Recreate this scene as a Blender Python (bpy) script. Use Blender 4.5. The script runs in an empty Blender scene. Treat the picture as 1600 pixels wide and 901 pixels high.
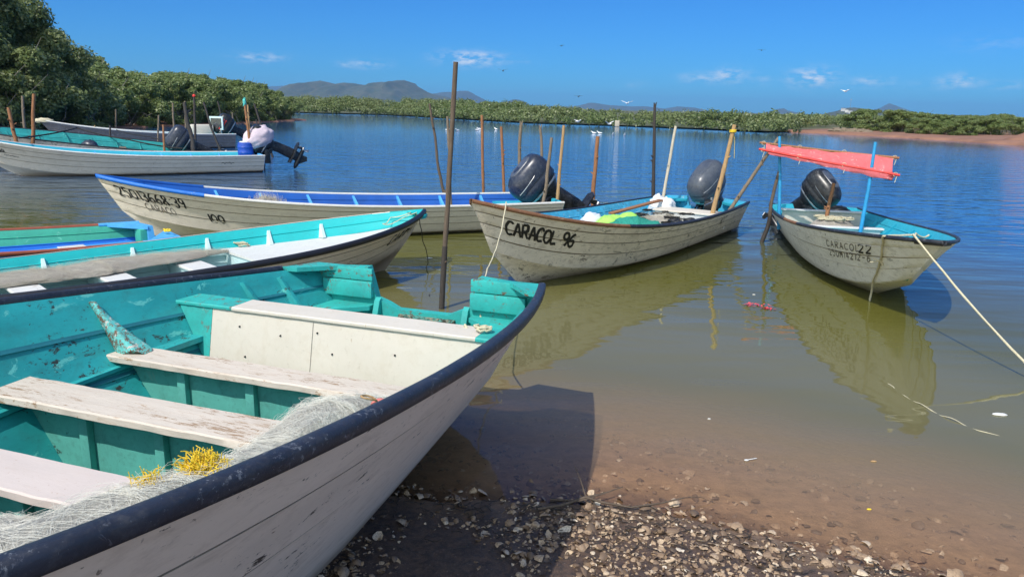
import bpy, bmesh, math, random
import numpy as np
from mathutils import Vector, Matrix, noise
R = math.radians
random.seed(7); rng = np.random.default_rng(7)
S = bpy.context.scene
COL = S.collection

# ---------------------------------------------------------------- camera
H = 2.1; FPX = 1186.0; PITCH = R(13.4); ROLL = R(1.3)
cf = Vector((0, math.cos(PITCH), -math.sin(PITCH))); cr = Vector((1, 0, 0)); cu = cr.cross(cf)
cr2 = math.cos(ROLL)*cr + math.sin(ROLL)*cu; cu2 = -math.sin(ROLL)*cr + math.cos(ROLL)*cu
cam_d = bpy.data.cameras.new('camera'); cam = bpy.data.objects.new('camera', cam_d); COL.objects.link(cam)
cam_d.sensor_width = 36; cam_d.lens = 36*FPX/1600; cam_d.clip_start = .05; cam_d.clip_end = 40000
M = Matrix((cr2, cu2, -cf)).transposed().to_4x4(); M.translation = (0, 0, H); cam.matrix_world = M
S.camera = cam

def at(px, py, z=0.0, y=None):
    """world point seen at a photo pixel: on the level z, or at the distance y"""
    d = cf + cr2*((px-800)/FPX) - cu2*((py-450.5)/FPX)
    k = (z-H)/d.z if y is None else y/d.y
    return Vector((0, 0, H)) + d*k

# ---------------------------------------------------------------- light
SUN_EL = 51.5
SUN_FROM = Vector((-.53, -.85, 0)).normalized()      # horizontal direction towards the sun
S.view_settings.view_transform = 'Standard'; S.view_settings.look = 'None'
S.view_settings.exposure = 0.0; S.view_settings.gamma = 1
sd = bpy.data.lights.new('sun', 'SUN'); sd.energy = 3.85; sd.angle = R(.5); sd.color = (1, .955, .88)
sun = bpy.data.objects.new('sun', sd); COL.objects.link(sun)
sdir = Vector((SUN_FROM.x*math.cos(R(SUN_EL)), SUN_FROM.y*math.cos(R(SUN_EL)), math.sin(R(SUN_EL))))
sun.rotation_euler = sdir.to_track_quat('Z', 'Y').to_euler()
W = bpy.data.worlds.new('World'); S.world = W; W.use_nodes = True
nt = W.node_tree; nt.nodes.clear()
def N(nt, t, **k):
    n = nt.nodes.new(t)
    for a, b in k.items(): setattr(n, a, b)
    return n
def lk(nt, a, b): nt.links.new(a, b)
def mth(nt, op, a, b=None, c=None, clamp=False):
    n = N(nt, 'ShaderNodeMath', operation=op, use_clamp=clamp)
    for i, v in enumerate((a, b, c)):
        if v is None: continue
        if isinstance(v, (int, float)): n.inputs[i].default_value = v
        else: lk(nt, v, n.inputs[i])
    return n.outputs[0]
sky = N(nt, 'ShaderNodeTexSky', sky_type='NISHITA'); sky.sun_disc = False
sky.sun_elevation = R(SUN_EL); sky.sun_rotation = math.atan2(SUN_FROM.x, SUN_FROM.y)
sky.altitude = 0; sky.air_density = 1.0; sky.dust_density = .15; sky.ozone_density = 3.0
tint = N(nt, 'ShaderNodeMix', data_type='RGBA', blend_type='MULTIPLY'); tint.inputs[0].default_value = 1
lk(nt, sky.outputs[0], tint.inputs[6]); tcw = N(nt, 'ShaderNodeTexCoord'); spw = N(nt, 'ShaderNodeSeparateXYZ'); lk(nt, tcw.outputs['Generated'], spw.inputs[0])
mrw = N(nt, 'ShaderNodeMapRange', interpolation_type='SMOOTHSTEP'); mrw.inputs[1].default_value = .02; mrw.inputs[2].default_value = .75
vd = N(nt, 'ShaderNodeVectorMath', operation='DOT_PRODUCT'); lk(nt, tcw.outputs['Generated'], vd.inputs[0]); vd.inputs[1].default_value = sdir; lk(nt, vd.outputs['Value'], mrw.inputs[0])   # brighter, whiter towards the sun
tw = N(nt, 'ShaderNodeMix', data_type='RGBA'); lk(nt, mrw.outputs[0], tw.inputs[0]); tw.inputs[6].default_value = (.155, .56, 1.15, 1); tw.inputs[7].default_value = (4.9, 3.65, 2.5, 1)   # azure low sky, sun side out of view brightened, added fill for shaded hulls
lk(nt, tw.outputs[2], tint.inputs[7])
# small fair-weather clouds at chosen directions, broken up by noise
tc = N(nt, 'ShaderNodeTexCoord')
sep = N(nt, 'ShaderNodeSeparateXYZ'); lk(nt, tc.outputs['Generated'], sep.inputs[0])
az = mth(nt, 'ARCTAN2', sep.outputs[0], sep.outputs[1]); el = mth(nt, 'ARCSINE', sep.outputs[2])
cloud = None
def dirpx(px, py):
    d = (cf + cr2*((px-800)/FPX) - cu2*((py-450.5)/FPX)).normalized()
    return math.atan2(d.x, d.y), math.asin(d.z)
for px, py, wx, wy, s in [(405,90,34,7,.5),(575,100,30,7,.45),(735,92,46,11,1),(540,101,14,4,.35),(1100,122,34,8,.5),(1142,117,24,10,.75),
                          (1270,121,30,13,1),(1192,122,10,6,.25),(1355,128,20,8,.45),(1388,126,10,5,.3),(1498,126,22,9,.7),(1572,133,24,6,.35),
                          (1560,68,60,12,.10),(995,134,16,5,.2),(820,96,20,4,.15),(1450,134,60,8,.10),(1230,130,70,7,.08)]:
    a0, e0 = dirpx(px, py)
    u = mth(nt, 'MULTIPLY', mth(nt, 'SUBTRACT', az, a0), FPX/wx); v = mth(nt, 'MULTIPLY', mth(nt, 'SUBTRACT', el, e0), FPX/wy)
    r2 = mth(nt, 'ADD', mth(nt, 'MULTIPLY', u, u), mth(nt, 'MULTIPLY', v, v))
    g = mth(nt, 'MULTIPLY', mth(nt, 'EXPONENT', mth(nt, 'MULTIPLY', r2, -1.3)), s)
    cloud = g if cloud is None else mth(nt, 'ADD', cloud, g)
mp = N(nt, 'ShaderNodeMapping'); mp.inputs['Scale'].default_value = (1, 1, 2.6); lk(nt, tc.outputs['Generated'], mp.inputs[0])
nz = N(nt, 'ShaderNodeTexNoise'); nz.inputs['Scale'].default_value = 62; nz.inputs['Detail'].default_value = 7; nz.inputs['Roughness'].default_value = .58
lk(nt, mp.outputs[0], nz.inputs['Vector'])
cn = mth(nt, 'MULTIPLY_ADD', nz.outputs[0], 4.2, -1.75, clamp=True)
cm = mth(nt, 'MULTIPLY', mth(nt, 'MULTIPLY', cloud, cn), .95, clamp=True)
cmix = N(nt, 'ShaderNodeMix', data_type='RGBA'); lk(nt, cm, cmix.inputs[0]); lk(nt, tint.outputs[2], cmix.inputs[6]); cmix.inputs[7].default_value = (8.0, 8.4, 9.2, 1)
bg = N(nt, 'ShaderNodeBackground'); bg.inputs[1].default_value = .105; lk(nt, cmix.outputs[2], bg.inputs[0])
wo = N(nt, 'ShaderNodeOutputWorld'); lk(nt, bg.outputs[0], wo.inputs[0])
S.cycles.use_denoising = True; S.cycles.max_bounces = 8; S.cycles.volume_bounces = 0; S.cycles.transparent_max_bounces = 12
S.cycles.caustics_reflective = False

# ---------------------------------------------------------------- helpers
def props(o, label=None, cat=None, group=None, kind=None):
    if label: o['label'] = label
    if cat: o['category'] = cat
    if group: o['group'] = group
    if kind: o['kind'] = kind
    return o
def empty(name, loc=(0,0,0), rz=0, **k):
    o = bpy.data.objects.new(name, None); o.empty_display_size = .2; COL.objects.link(o)
    o.location = loc; o.rotation_euler = (0, 0, rz); return props(o, **k)
def mesh_obj(name, verts, faces, mat, parent=None, smooth=None, **k):
    me = bpy.data.meshes.new(name); me.from_pydata([tuple(v) for v in verts], [], faces); me.validate(); me.update()
    if mat: me.materials.append(mat)
    if smooth is not None:
        me.polygons.foreach_set('use_smooth', [True]*len(me.polygons)); me.set_sharp_from_angle(angle=R(smooth))
    o = bpy.data.objects.new(name, me); COL.objects.link(o); o.parent = parent
    return props(o, **k)
class MB:
    """collects shapes for ONE mesh"""
    def __init__(s): s.v = []; s.f = []; s.mi = []; s.m = 0
    def add(s, v, f):
        n = len(s.v); s.v += [tuple(p) for p in v]; s.f += [tuple(i+n for i in q) for q in f]; s.mi += [s.m]*len(f)
    def box(s, c, d, rot=None, bev=0.0, taper=1.0):
        dx, dy, dz = d[0]/2, d[1]/2, d[2]/2
        bm = bmesh.new(); bmesh.ops.create_cube(bm, size=1)
        for v in bm.verts:
            t = taper if v.co.z > 0 else 1
            v.co = Vector((v.co.x*2*dx*t, v.co.y*2*dy*t, v.co.z*2*dz))
        if bev > 0: bmesh.ops.bevel(bm, geom=bm.edges[:], offset=bev, segments=2, profile=.6, affect='EDGES')
        if rot is not None: bmesh.ops.rotate(bm, verts=bm.verts, cent=(0,0,0), matrix=rot)
        bmesh.ops.translate(bm, verts=bm.verts, vec=Vector(c))
        bm.verts.index_update(); s.add([v.co.copy() for v in bm.verts], [[v.index for v in f.verts] for f in bm.faces]); bm.free()
    def tube(s, pts, rad, n=8, cap=True):
        pts = [Vector(p) for p in pts]; k = len(pts)
        if isinstance(rad, (int, float)): rad = [rad]*k
        V = []; F = []; up = None
        for i, p in enumerate(pts):
            t = (pts[min(i+1, k-1)]-pts[max(i-1, 0)]).normalized()
            if up is None: up = t.orthogonal().normalized()
            up = (up - t*up.dot(t)); up = up.normalized() if up.length > 1e-6 else t.orthogonal().normalized()
            b = t.cross(up)
            for j in range(n):
                a = 2*math.pi*j/n; V.append(p + (up*math.cos(a)+b*math.sin(a))*rad[i])
        for i in range(k-1):
            for j in range(n):
                a, b2 = i*n+j, i*n+(j+1) % n; F.append((a, b2, b2+n, a+n))
        if cap: F.append(tuple(range(n-1, -1, -1))); F.append(tuple(range((k-1)*n, k*n)))
        s.add(V, F)
    def loft(s, rings, cap=True):
        n = len(rings[0]); V = [p for r in rings for p in r]; F = []
        for i in range(len(rings)-1):
            for j in range(n):
                a, b2 = i*n+j, i*n+(j+1) % n; F.append((a, b2, b2+n, a+n))
        if cap: F.append(tuple(range(n-1, -1, -1))); F.append(tuple(range((len(rings)-1)*n, len(rings)*n)))
        s.add(V, F)
    def prism(s, poly, fn0, fn1):
        n = len(poly); V = [fn0(p) for p in poly]+[fn1(p) for p in poly]
        F = [tuple(range(n-1, -1, -1)), tuple(range(n, 2*n))]+[(i, (i+1) % n, n+(i+1) % n, n+i) for i in range(n)]
        s.add(V, F)
    def build(s, name, mat, parent=None, smooth=None, **k):
        mats = mat if isinstance(mat, (list, tuple)) else [mat]
        o = mesh_obj(name, s.v, s.f, mats[0], parent, smooth, **k)
        for m in mats[1:]: o.data.materials.append(m)
        if len(mats) > 1 and len(o.data.polygons) == len(s.mi): o.data.polygons.foreach_set('material_index', s.mi)
        return o

# ---------------------------------------------------------------- materials
def newmat(name):
    m = bpy.data.materials.new(name); m.use_nodes = True; t = m.node_tree
    b = t.nodes['Principled BSDF']; return m, t, b
def coord(t, scale=(1,1,1), kind='Object'):
    c = N(t, 'ShaderNodeTexCoord'); mp = N(t, 'ShaderNodeMapping'); mp.inputs['Scale'].default_value = scale
    lk(t, c.outputs[kind], mp.inputs[0]); return mp.outputs[0]
def noisef(t, vec, scale, detail=5, rough=.6, dist=0):
    n = N(t, 'ShaderNodeTexNoise'); n.inputs['Scale'].default_value = scale; n.inputs['Detail'].default_value = detail
    n.inputs['Roughness'].default_value = rough; n.inputs['Distortion'].default_value = dist; lk(t, vec, n.inputs['Vector']); return n.outputs[0]
def ramp(t, fac, stops):
    r = N(t, 'ShaderNodeValToRGB'); e = r.color_ramp.elements
    while len(e) < len(stops): e.new(.5)
    for i, (p, c) in enumerate(stops):
        e[i].position = p; e[i].color = (c, c, c, 1) if isinstance(c, (int, float)) else (*c, 1)
    lk(t, fac, r.inputs[0]); return r.outputs[0]
def mix(t, fac, a, b):
    n = N(t, 'ShaderNodeMix', data_type='RGBA')
    for i, v in ((0, fac), (6, a), (7, b)):
        if isinstance(v, (int, float)): n.inputs[i].default_value = v
        elif isinstance(v, tuple): n.inputs[i].default_value = (*v, 1)
        else: lk(t, v, n.inputs[i])
    return n.outputs[2]
def bump(t, b, h, strength=.3, dist=.01):
    n = N(t, 'ShaderNodeBump'); n.inputs['Strength'].default_value = strength; n.inputs['Distance'].default_value = dist
    lk(t, h, n.inputs['Height']); lk(t, n.outputs[0], b.inputs['Normal'])

def paint(name, col, var=.12, chip=(.10,.07,.05), chip_amt=.0, under=None, under_amt=0., grime=.35, grime_col=(.16,.12,.08),
          rough=.5, scale=1., streak=(1,1,1), low=None, low_col=(.20,.13,.07), bumps=.25):
    """old boat paint: tone drift, grime, chips through to what lies beneath"""
    m, t, b = newmat(name); v = coord(t, streak)
    n1 = noisef(t, v, 2.3*scale, 6, .65); n2 = noisef(t, v, 34*scale, 5, .7); n3 = noisef(t, v, 9*scale, 8, .72, .4)
    c = mix(t, ramp(t, n1, [(.3, 0.), (.7, 1.)]), tuple(x*(1-var) for x in col), tuple(min(1, x*(1+var)) for x in col))
    c = mix(t, mth(t, 'MULTIPLY', ramp(t, n3, [(.50, 0.), (.72, 1.)]), grime), c, grime_col)
    c = mix(t, mth(t, 'MULTIPLY', ramp(t, n2, [(.60, 0.), (.68, 1.)]), grime*.6), c, tuple(x*.6 for x in grime_col))
    if under is not None:
        nu = noisef(t, v, 5.5*scale, 9, .75, .6); c = mix(t, ramp(t, nu, [(.62-under_amt, 0.), (.635-under_amt, 1.)]), c, under)
    if chip_amt > 0:
        nc = noisef(t, v, 14*scale, 9, .8, .3); nb = noisef(t, v, 2.1*scale, 2, .5)
        f = ramp(t, mth(t, 'ADD', nc, mth(t, 'MULTIPLY', nb, .35)), [(.90-chip_amt, 0.), (.91-chip_amt, 1.)])
        c = mix(t, f, c, chip)
    if low is not None:      # scum line left by the water, in boat coordinates
        tc = N(t, 'ShaderNodeTexCoord'); sp = N(t, 'ShaderNodeSeparateXYZ'); lk(t, tc.outputs['Object'], sp.inputs[0])
        z = mth(t, 'ADD', sp.outputs[2], mth(t, 'MULTIPLY', mth(t, 'SUBTRACT', n3, .5), .22))
        mr = N(t, 'ShaderNodeMapRange'); mr.inputs[1].default_value = low; mr.inputs[2].default_value = low-.13; lk(t, z, mr.inputs[0])
        c = mix(t, mth(t, 'MULTIPLY', mr.outputs[0], .75), c, low_col)
    vs = coord(t, (1.6, 1.6, .22)); sc_ = noisef(t, vs, 30*scale, 3, .6); sm_ = noisef(t, v, 3.1*scale, 2, .5)     # scratches in patches
    c = mix(t, mth(t, 'MULTIPLY', ramp(t, sc_, [(.665, 0.), (.69, 1.)]), ramp(t, sm_, [(.56, 0.), (.63, .7)])), c, chip)
    lk(t, c, b.inputs['Base Color'])
    lk(t, ramp(t, n3, [(.3, rough), (.8, min(1, rough+.25))]), b.inputs['Roughness'])
    bump(t, b, mth(t, 'ADD', mth(t, 'MULTIPLY', n2, .6), n3), bumps, .004)
    return m
def plain(name, col, rough=.5, metal=0, var=.15, scale=8, bmp=.1, coat=0, streak=(1,1,1)):
    m, t, b = newmat(name); v = coord(t, streak); n = noisef(t, v, scale, 6, .65)
    lk(t, mix(t, ramp(t, n, [(.3, 0.), (.7, 1.)]), tuple(x*(1-var) for x in col), tuple(min(1, x*(1+var)) for x in col)), b.inputs['Base Color'])
    b.inputs['Roughness'].default_value = rough; b.inputs['Metallic'].default_value = metal; b.inputs['Coat Weight'].default_value = coat
    bump(t, b, noisef(t, v, scale*6, 4, .6), bmp, .004); return m

MT = dict(
 hull_near = paint('hull_paint_near', (.86,.745,.64), .08, (.06,.045,.035), .085, (.36,.25,.16), -.05, .36, (.34,.25,.18), .6, 1.2, (.5,1,1.4), low=.32, low_col=(.24,.17,.105)),
 hull_old = paint('hull_paint_weathered', (.84,.745,.61), .12, (.07,.05,.035), .10, (.33,.29,.23), .03, .55, (.20,.15,.09), .6, 1.3, (.5,1,1.3), low=.12),
 hull_white = paint('hull_paint_white', (.82,.74,.63), .08, (.08,.06,.05), .05, (.42,.40,.36), -.03, .35, (.28,.23,.16), .55, 1.2, (.5,1,1.3), low=.12),
 hull_grey = paint('hull_paint_grey', (.84,.80,.75), .1, (.06,.05,.045), .08, (.38,.37,.35), .0, .45, (.22,.20,.15), .6, 1.6, (.7,1,1.3), low=.15, low_col=(.30,.25,.10)),
 turq = paint('turquoise_paint', (.022,.345,.35), .24, (.035,.045,.04), .105, (.12,.52,.47), .015, .55, (.03,.20,.19), .5, 1.4, (.6,1,1)),
 turq_worn = paint('turquoise_paint_worn', (.030,.42,.38), .2, (.16,.10,.06), .14, (.45,.42,.34), -.045, .55, (.05,.22,.20), .55, 1.6),
 turq_dark = paint('turquoise_hold_paint', (.10,.40,.34), .18, (.03,.04,.035), .08, (.14,.36,.30), .0, .55, (.05,.16,.13), .6, 1.6),
 turq_clean = paint('turquoise_paint_clean', (.012,.44,.45), .10, (.05,.10,.10), .02, None, 0, .12, (.03,.25,.26), .4, 1.2),
 pale_aqua = paint('pale_aqua_paint', (.55,.72,.72), .07, (.3,.25,.2), .04, None, 0, .2, (.35,.40,.38), .5, 1.4),
 cyan = paint('cyan_paint', (.03,.40,.52), .12, (.05,.08,.09), .05, (.10,.50,.60), -.03, .25, (.03,.22,.30), .5, 1.4),
 cyan_worn = paint('cyan_paint_worn', (.05,.36,.56), .2, (.05,.07,.08), .12, (.30,.45,.52), .02, .45, (.05,.16,.24), .6, 2.0),
 royal = paint('royal_blue_paint', (.008,.095,.40), .15, (.02,.05,.12), .05, None, 0, .25, (.01,.06,.24), .45, 1.3),
 mid_blue = paint('mid_blue_paint', (.012,.16,.62), .12, (.3,.4,.5), .08, None, 0, .25, (.01,.08,.3), .45, 1.6),
 lap = plain('brown_laps', (.30,.25,.19), .9),  # lap grooves get a darker colour so their lines show
 lap_pale = plain('pale_brown_laps', (.46,.39,.30), .9),
 lap_turq = plain('dark_turquoise_laps', (.008,.15,.19), .8),
 sky_blue = paint('sky_blue_paint', (.08,.38,.72), .12, (.2,.3,.4), .05, None, 0, .25, (.05,.20,.4), .5, 1.6),
 green = paint('sea_green_paint', (.05,.40,.27), .15, (.05,.15,.12), .06, (.15,.52,.38), .0, .35, (.03,.24,.18), .5, 1.8),
 bulk_white = paint('bulkhead_paint', (.66,.60,.51), .05, (.42,.30,.18), .075, (.46,.35,.22), -.055, .30, (.46,.38,.26), .5, 1.0),
 thwart = paint('thwart_paint_worn', (.64,.56,.47), .08, (.34,.22,.13), .14, (.46,.33,.22), .005, .40, (.42,.28,.18), .6, 2.2, (3.0,.35,1), bumps=.5),
 thwart_pink = paint('thwart_paint_pale', (.63,.54,.49), .06, (.40,.25,.15), .10, (.50,.36,.25), -.08, .18, (.5,.38,.3), .55, 1.5, (2,.5,1)),
 white = paint('white_paint', (.66,.65,.62), .05, (.35,.27,.2), .06, None, 0, .25, (.4,.35,.28), .5, 1.8),
 rubber = paint('rubber_rail', (.022,.026,.040), .25, (.16,.17,.19), .10, (.085,.09,.11), .02, .5, (.09,.09,.095), .38, 3.0, bumps=.5),
 black_rail = plain('black_rail', (.018,.018,.024), .4),
 rust_wood = paint('worn_wood_rail', (.24,.11,.055), .25, (.45,.38,.3), .1, None, 0, .5, (.10,.06,.04), .7, 4),
 orange_rail = plain('red_brown_rail', (.33,.085,.045), .5),
 wood = plain('grey_wood', (.20,.155,.11), .85, 0, .35, 14, .6, 0, (4,4,.6)),
 wood_red = plain('red_brown_wood', (.30,.135,.06), .8, 0, .35, 14, .6, 0, (4,4,.6)),
 wood_dark = plain('wet_dark_wood', (.045,.037,.032), .7, 0, .3, 14, .6, 0, (4,4,.6)),
 wood_pale = plain('peeled_pale_wood', (.52,.46,.36), .75, 0, .2, 14, .4, 0, (4,4,.6)),
 bamboo = plain('tan_wood', (.42,.26,.12), .7, 0, .3, 12, .4, 0, (4,4,.6)),
 blue_post = plain('blue_painted_pole', (.03,.30,.58), .5, 0, .2, 9),
 cowl = paint('engine_cowl', (.020,.027,.050), .2, (.20,.21,.23), .075, None, 0, .35, (.16,.16,.16), .22, 2.5, bumps=.08),
 cowl_black = paint('engine_cowl_black', (.014,.015,.018), .2, (.20,.21,.23), .075, None, 0, .35, (.16,.16,.16), .22, 2.5, bumps=.08),
 cowl_grey = paint('engine_cowl_grey', (.070,.082,.105), .2, (.20,.21,.23), .075, None, 0, .35, (.16,.16,.16), .22, 2.5, bumps=.08),
 black = plain('black_plastic', (.010,.010,.011), .5),
 metal = plain('dull_metal', (.42,.42,.42), .35, .9),
 rope = plain('pale_rope', (.58,.52,.36), .9, 0, .2, 60, .5),
 yellow = plain('yellow_rope', (.80,.56,.03), .7, 0, .2, 40, .3),
 pinkp = plain('pink_float', (.75,.22,.18), .5),
 black_rope = plain('black_cord', (.015,.014,.013), .8),
 ink = plain('black_lettering', (.016,.015,.015), .6, 0, .3, 30),
 ink_faded = plain('faded_lettering', (.15,.13,.11), .7, 0, .4, 30),
 bag = plain('white_plastic_bag', (.80,.81,.83), .3, 0, .08, 12, .6),
 red_cloth = plain('red_cloth', (.66,.075,.085), .75, 0, .15, 10, .3),
 lime = plain('lime_cloth', (.36,.72,.12), .8),
 green_net = plain('green_net', (.02,.27,.20), .85, 0, .35, 60, 1.0),
 pink_cloth = plain('lilac_cloth', (.60,.50,.56), .9, 0, .12, 8, .5),
 blue_drum = plain('blue_plastic', (.015,.07,.40), .4),
 red = plain('red_paint', (.6,.03,.02), .5),
 orange = plain('orange_plastic', (.75,.28,.05), .5),
 yellowfloat = plain('yellow_plastic', (.85,.62,.08), .5),
 feather = plain('white_feathers', (.85,.85,.83), .8),
 bird_dark = plain('dark_feathers', (.06,.055,.05), .8),
 glass = plain('dark_glass', (.03,.05,.06), .15),
 rag = plain('turquoise_rag', (.10,.55,.50), .9),
)
def leafmat(name, a, b_, c_, sc=.6):
    m, t, b = newmat(name); g = N(t, 'ShaderNodeNewGeometry')
    n = noisef(t, coord(t), sc, 3, .5)
    rr = N(t, 'ShaderNodeAttribute'); rr.attribute_name = 'tone'
    c = mix(t, ramp(t, n, [(.35, 0.), (.65, 1.)]), a, b_); c = mix(t, rr.outputs['Fac'], c, c_)
    lk(t, c, b.inputs['Base Color']); b.inputs['Roughness'].default_value = .42
    tr = N(t, 'ShaderNodeBsdfTranslucent'); lk(t, c, tr.inputs[0])
    ms = N(t, 'ShaderNodeMixShader'); ms.inputs[0].default_value = .36
    lk(t, b.outputs[0], ms.inputs[1]); lk(t, tr.outputs[0], ms.inputs[2]); lk(t, ms.outputs[0], t.nodes['Material Output'].inputs[0])
    return m
MT['leaf'] = leafmat('mangrove_leaves', (.120,.170,.042), (.170,.220,.060), (.33,.36,.16))
MT['leaf_tall'] = leafmat('tall_mangrove_leaves', (.145,.195,.052), (.205,.250,.080), (.38,.40,.20))
MT['leaf2'] = leafmat('mangrove_leaves_fresh', (.140,.205,.048), (.205,.265,.080), (.35,.38,.18))
MT['leaf_far'] = leafmat('far_mangrove_leaves', (.135,.195,.052), (.195,.240,.088), (.32,.34,.17), .12)
MT['bark'] = plain('mangrove_bark', (.19,.17,.145), .9, 0, .35, 9, .5)
# ---------------------------------------------------------------- ground, water, far land
def shore_y(x):                                    # the near waterline
    return 3.79 - .04*max(x, 0) - .135*max(x, 0)**2 + .02*math.sin(3*x) + .06*max(-x, 0)**1.3
def bed(x, y):
    d = y - shore_y(x)
    n = noise.noise(Vector((x*.9, y*.9, 0)))*.03 + noise.noise(Vector((x*4, y*4, 2)))*.010 + noise.noise(Vector((x*13, y*13, 5)))*.004
    z = -d*.055 if d < 0 else -d*.10 - .02*d*d
    return max(z, -1.2) + n*min(1, .35+abs(d))
def gridmesh(name, xs, ys, fn, mat, **k):
    V = [(x, y, fn(x, y)) for y in ys for x in xs]; n = len(xs)
    F = [(j*n+i, j*n+i+1, (j+1)*n+i+1, (j+1)*n+i) for j in range(len(ys)-1) for i in range(n-1)]
    return mesh_obj(name, V, F, mat, None, 180, **k)
m, t, b = newmat('wet_mud'); v = coord(t)
n1 = noisef(t, v, 1.6, 6, .65); n2 = noisef(t, v, 26, 8, .75); n3 = noisef(t, v, 90, 4, .7)
c = mix(t, ramp(t, n1, [(.35, 0.), (.65, 1.)]), (.115, .072, .050), (.165, .105, .073))
c = mix(t, ramp(t, n2, [(.42, 0.), (.60, 1.)]), c, (.055, .042, .036)); c = mix(t, ramp(t, n3, [(.62, 0.), (.70, 1.)]), c, (.30, .24, .19))
lk(t, c, b.inputs['Base Color']); lk(t, ramp(t, n1, [(.35, .35), (.65, .75)]), b.inputs['Roughness'])
bump(t, b, mth(t, 'ADD', n2, mth(t, 'MULTIPLY', n3, .4)), .8, .02); MT['mud'] = m
m, t, b = newmat('shallow_bed'); v = coord(t)
n1 = noisef(t, v, 1.8, 6, .6); n2 = noisef(t, v, 11, 6, .7)
c = mix(t, ramp(t, n1, [(.35, 0.), (.65, 1.)]), (.26, .135, .085), (.33, .18, .115)); c = mix(t, ramp(t, n2, [(.5, 0.), (.75, 1.)]), c, (.14, .085, .06))
lk(t, c, b.inputs['Base Color']); b.inputs['Roughness'].default_value = .9; MT['bed'] = m
# one sheet: the beach runs under the water; wet mud above, red silt below the waterline
m = MT['mud']; t = m.node_tree; b = t.nodes['Principled BSDF']
geo = N(t, 'ShaderNodeNewGeometry'); sp = N(t, 'ShaderNodeSeparateXYZ'); lk(t, geo.outputs['Position'], sp.inputs[0])
mr = N(t, 'ShaderNodeMapRange'); mr.inputs[1].default_value = .012; mr.inputs[2].default_value = -.03
lk(t, mth(t, 'ADD', sp.outputs[2], mth(t, 'MULTIPLY', mth(t, 'SUBTRACT', noisef(t, coord(t), 6, 4, .6), .5), .03)), mr.inputs[0])
src = b.inputs['Base Color'].links[0].from_socket
nn = noisef(t, coord(t), 9, 6, .7)
lk(t, mix(t, mr.outputs[0], src, mix(t, ramp(t, nn, [(.4, 0.), (.7, 1.)]), (.58, .375, .22), (.30, .195, .115))), b.inputs['Base Color'])
xs = list(np.concatenate([np.linspace(-14, -3, 34, endpoint=False), np.linspace(-3, 4.2, 240, endpoint=False), np.linspace(4.2, 14, 32)]))
ys = list(np.concatenate([np.linspace(-12, 2.2, 40, endpoint=False), np.linspace(2.2, 6.2, 135, endpoint=False), np.linspace(6.2, 16, 25)]))
gridmesh('shore', xs, ys, bed, MT['mud'], kind='structure')

# water: Fresnel sky reflection over silty water that hides the bed as it deepens
m, t, b = newmat('lagoon_water'); t.nodes.remove(b)
geo = N(t, 'ShaderNodeNewGeometry'); sp = N(t, 'ShaderNodeSeparateXYZ'); lk(t, geo.outputs['Position'], sp.inputs[0]); X, Y = sp.outputs[0], sp.outputs[1]
xp = mth(t, 'MAXIMUM', X, 0.0)
sy = mth(t, 'SUBTRACT', 3.79, mth(t, 'ADD', mth(t, 'MULTIPLY', xp, .04), mth(t, 'MULTIPLY', mth(t, 'MULTIPLY', xp, xp), .135)))
d0 = mth(t, 'SUBTRACT', Y, sy)
d = mth(t, 'ADD', d0, mth(t, 'MULTIPLY', mth(t, 'SUBTRACT', noisef(t, coord(t), .9, 3, .5), .5), .8))
turb = mth(t, 'SUBTRACT', 1.0, mth(t, 'EXPONENT', mth(t, 'MULTIPLY', mth(t, 'MAXIMUM', d, 0.0), -.70)))
def mrange(t, v, a, b_, c=0., d_=1.):
    q = N(t, 'ShaderNodeMapRange', interpolation_type='SMOOTHSTEP'); q.inputs[1].default_value = a; q.inputs[2].default_value = b_; q.inputs[3].default_value = c; q.inputs[4].default_value = d_
    lk(t, v, q.inputs[0]); return q.outputs[0]
silt_and_sky = mix(t, mrange(t, d, .3, 2.6), (.40, .275, .160), (.175, .160, .078))
silt_and_sky = mix(t, mrange(t, d, 2.5, 7), silt_and_sky, (.104, .099, .014))
silt_and_sky = mix(t, mrange(t, d, 6, 24), silt_and_sky, (.022, .088, .23))  # blue far tint paints in sky reflection the gloss lacks
dif = N(t, 'ShaderNodeBsdfDiffuse'); lk(t, silt_and_sky, dif.inputs[0])
trn = N(t, 'ShaderNodeBsdfTransparent'); trn.inputs[0].default_value = (.96, .90, .84, 1)
body = N(t, 'ShaderNodeMixShader'); lk(t, turb, body.inputs[0]); lk(t, trn.outputs[0], body.inputs[1]); lk(t, dif.outputs[0], body.inputs[2])
gl = N(t, 'ShaderNodeBsdfGlossy'); gl.inputs['Roughness'].default_value = .02; gl.inputs[0].default_value = (.93, .97, 1, 1)
# wavelets: two crossing wave trains plus noise; calmer by the beach
c1 = N(t, 'ShaderNodeMapping'); c1.inputs['Rotation'].default_value = (0, 0, R(10)); c1.inputs['Scale'].default_value = (.55, 1.5, 1); tc = N(t, 'ShaderNodeTexCoord'); lk(t, tc.outputs['Object'], c1.inputs[0])
w1 = noisef(t, c1.outputs[0], 1.1, 2, .45); w2 = noisef(t, c1.outputs[0], 3.6, 2, .5); w3 = noisef(t, c1.outputs[0], 11, 2, .5); wl = noisef(t, coord(t, (.03, .12, 1)), 1, 3, .6)
far = mrange(t, Y, 5, 16, 0.0, 1.); gust = ramp(t, wl, [(.38, .35), (.62, 1.)])
h = mth(t, 'ADD', mth(t, 'MULTIPLY', w1, 1.0), mth(t, 'MULTIPLY', mth(t, 'MULTIPLY', w2, .30), mth(t, 'MULTIPLY_ADD', far, .9, .25)))
h = mth(t, 'ADD', h, mth(t, 'MULTIPLY', mth(t, 'MULTIPLY', w3, .10), mth(t, 'MULTIPLY', far, gust)))
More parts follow.
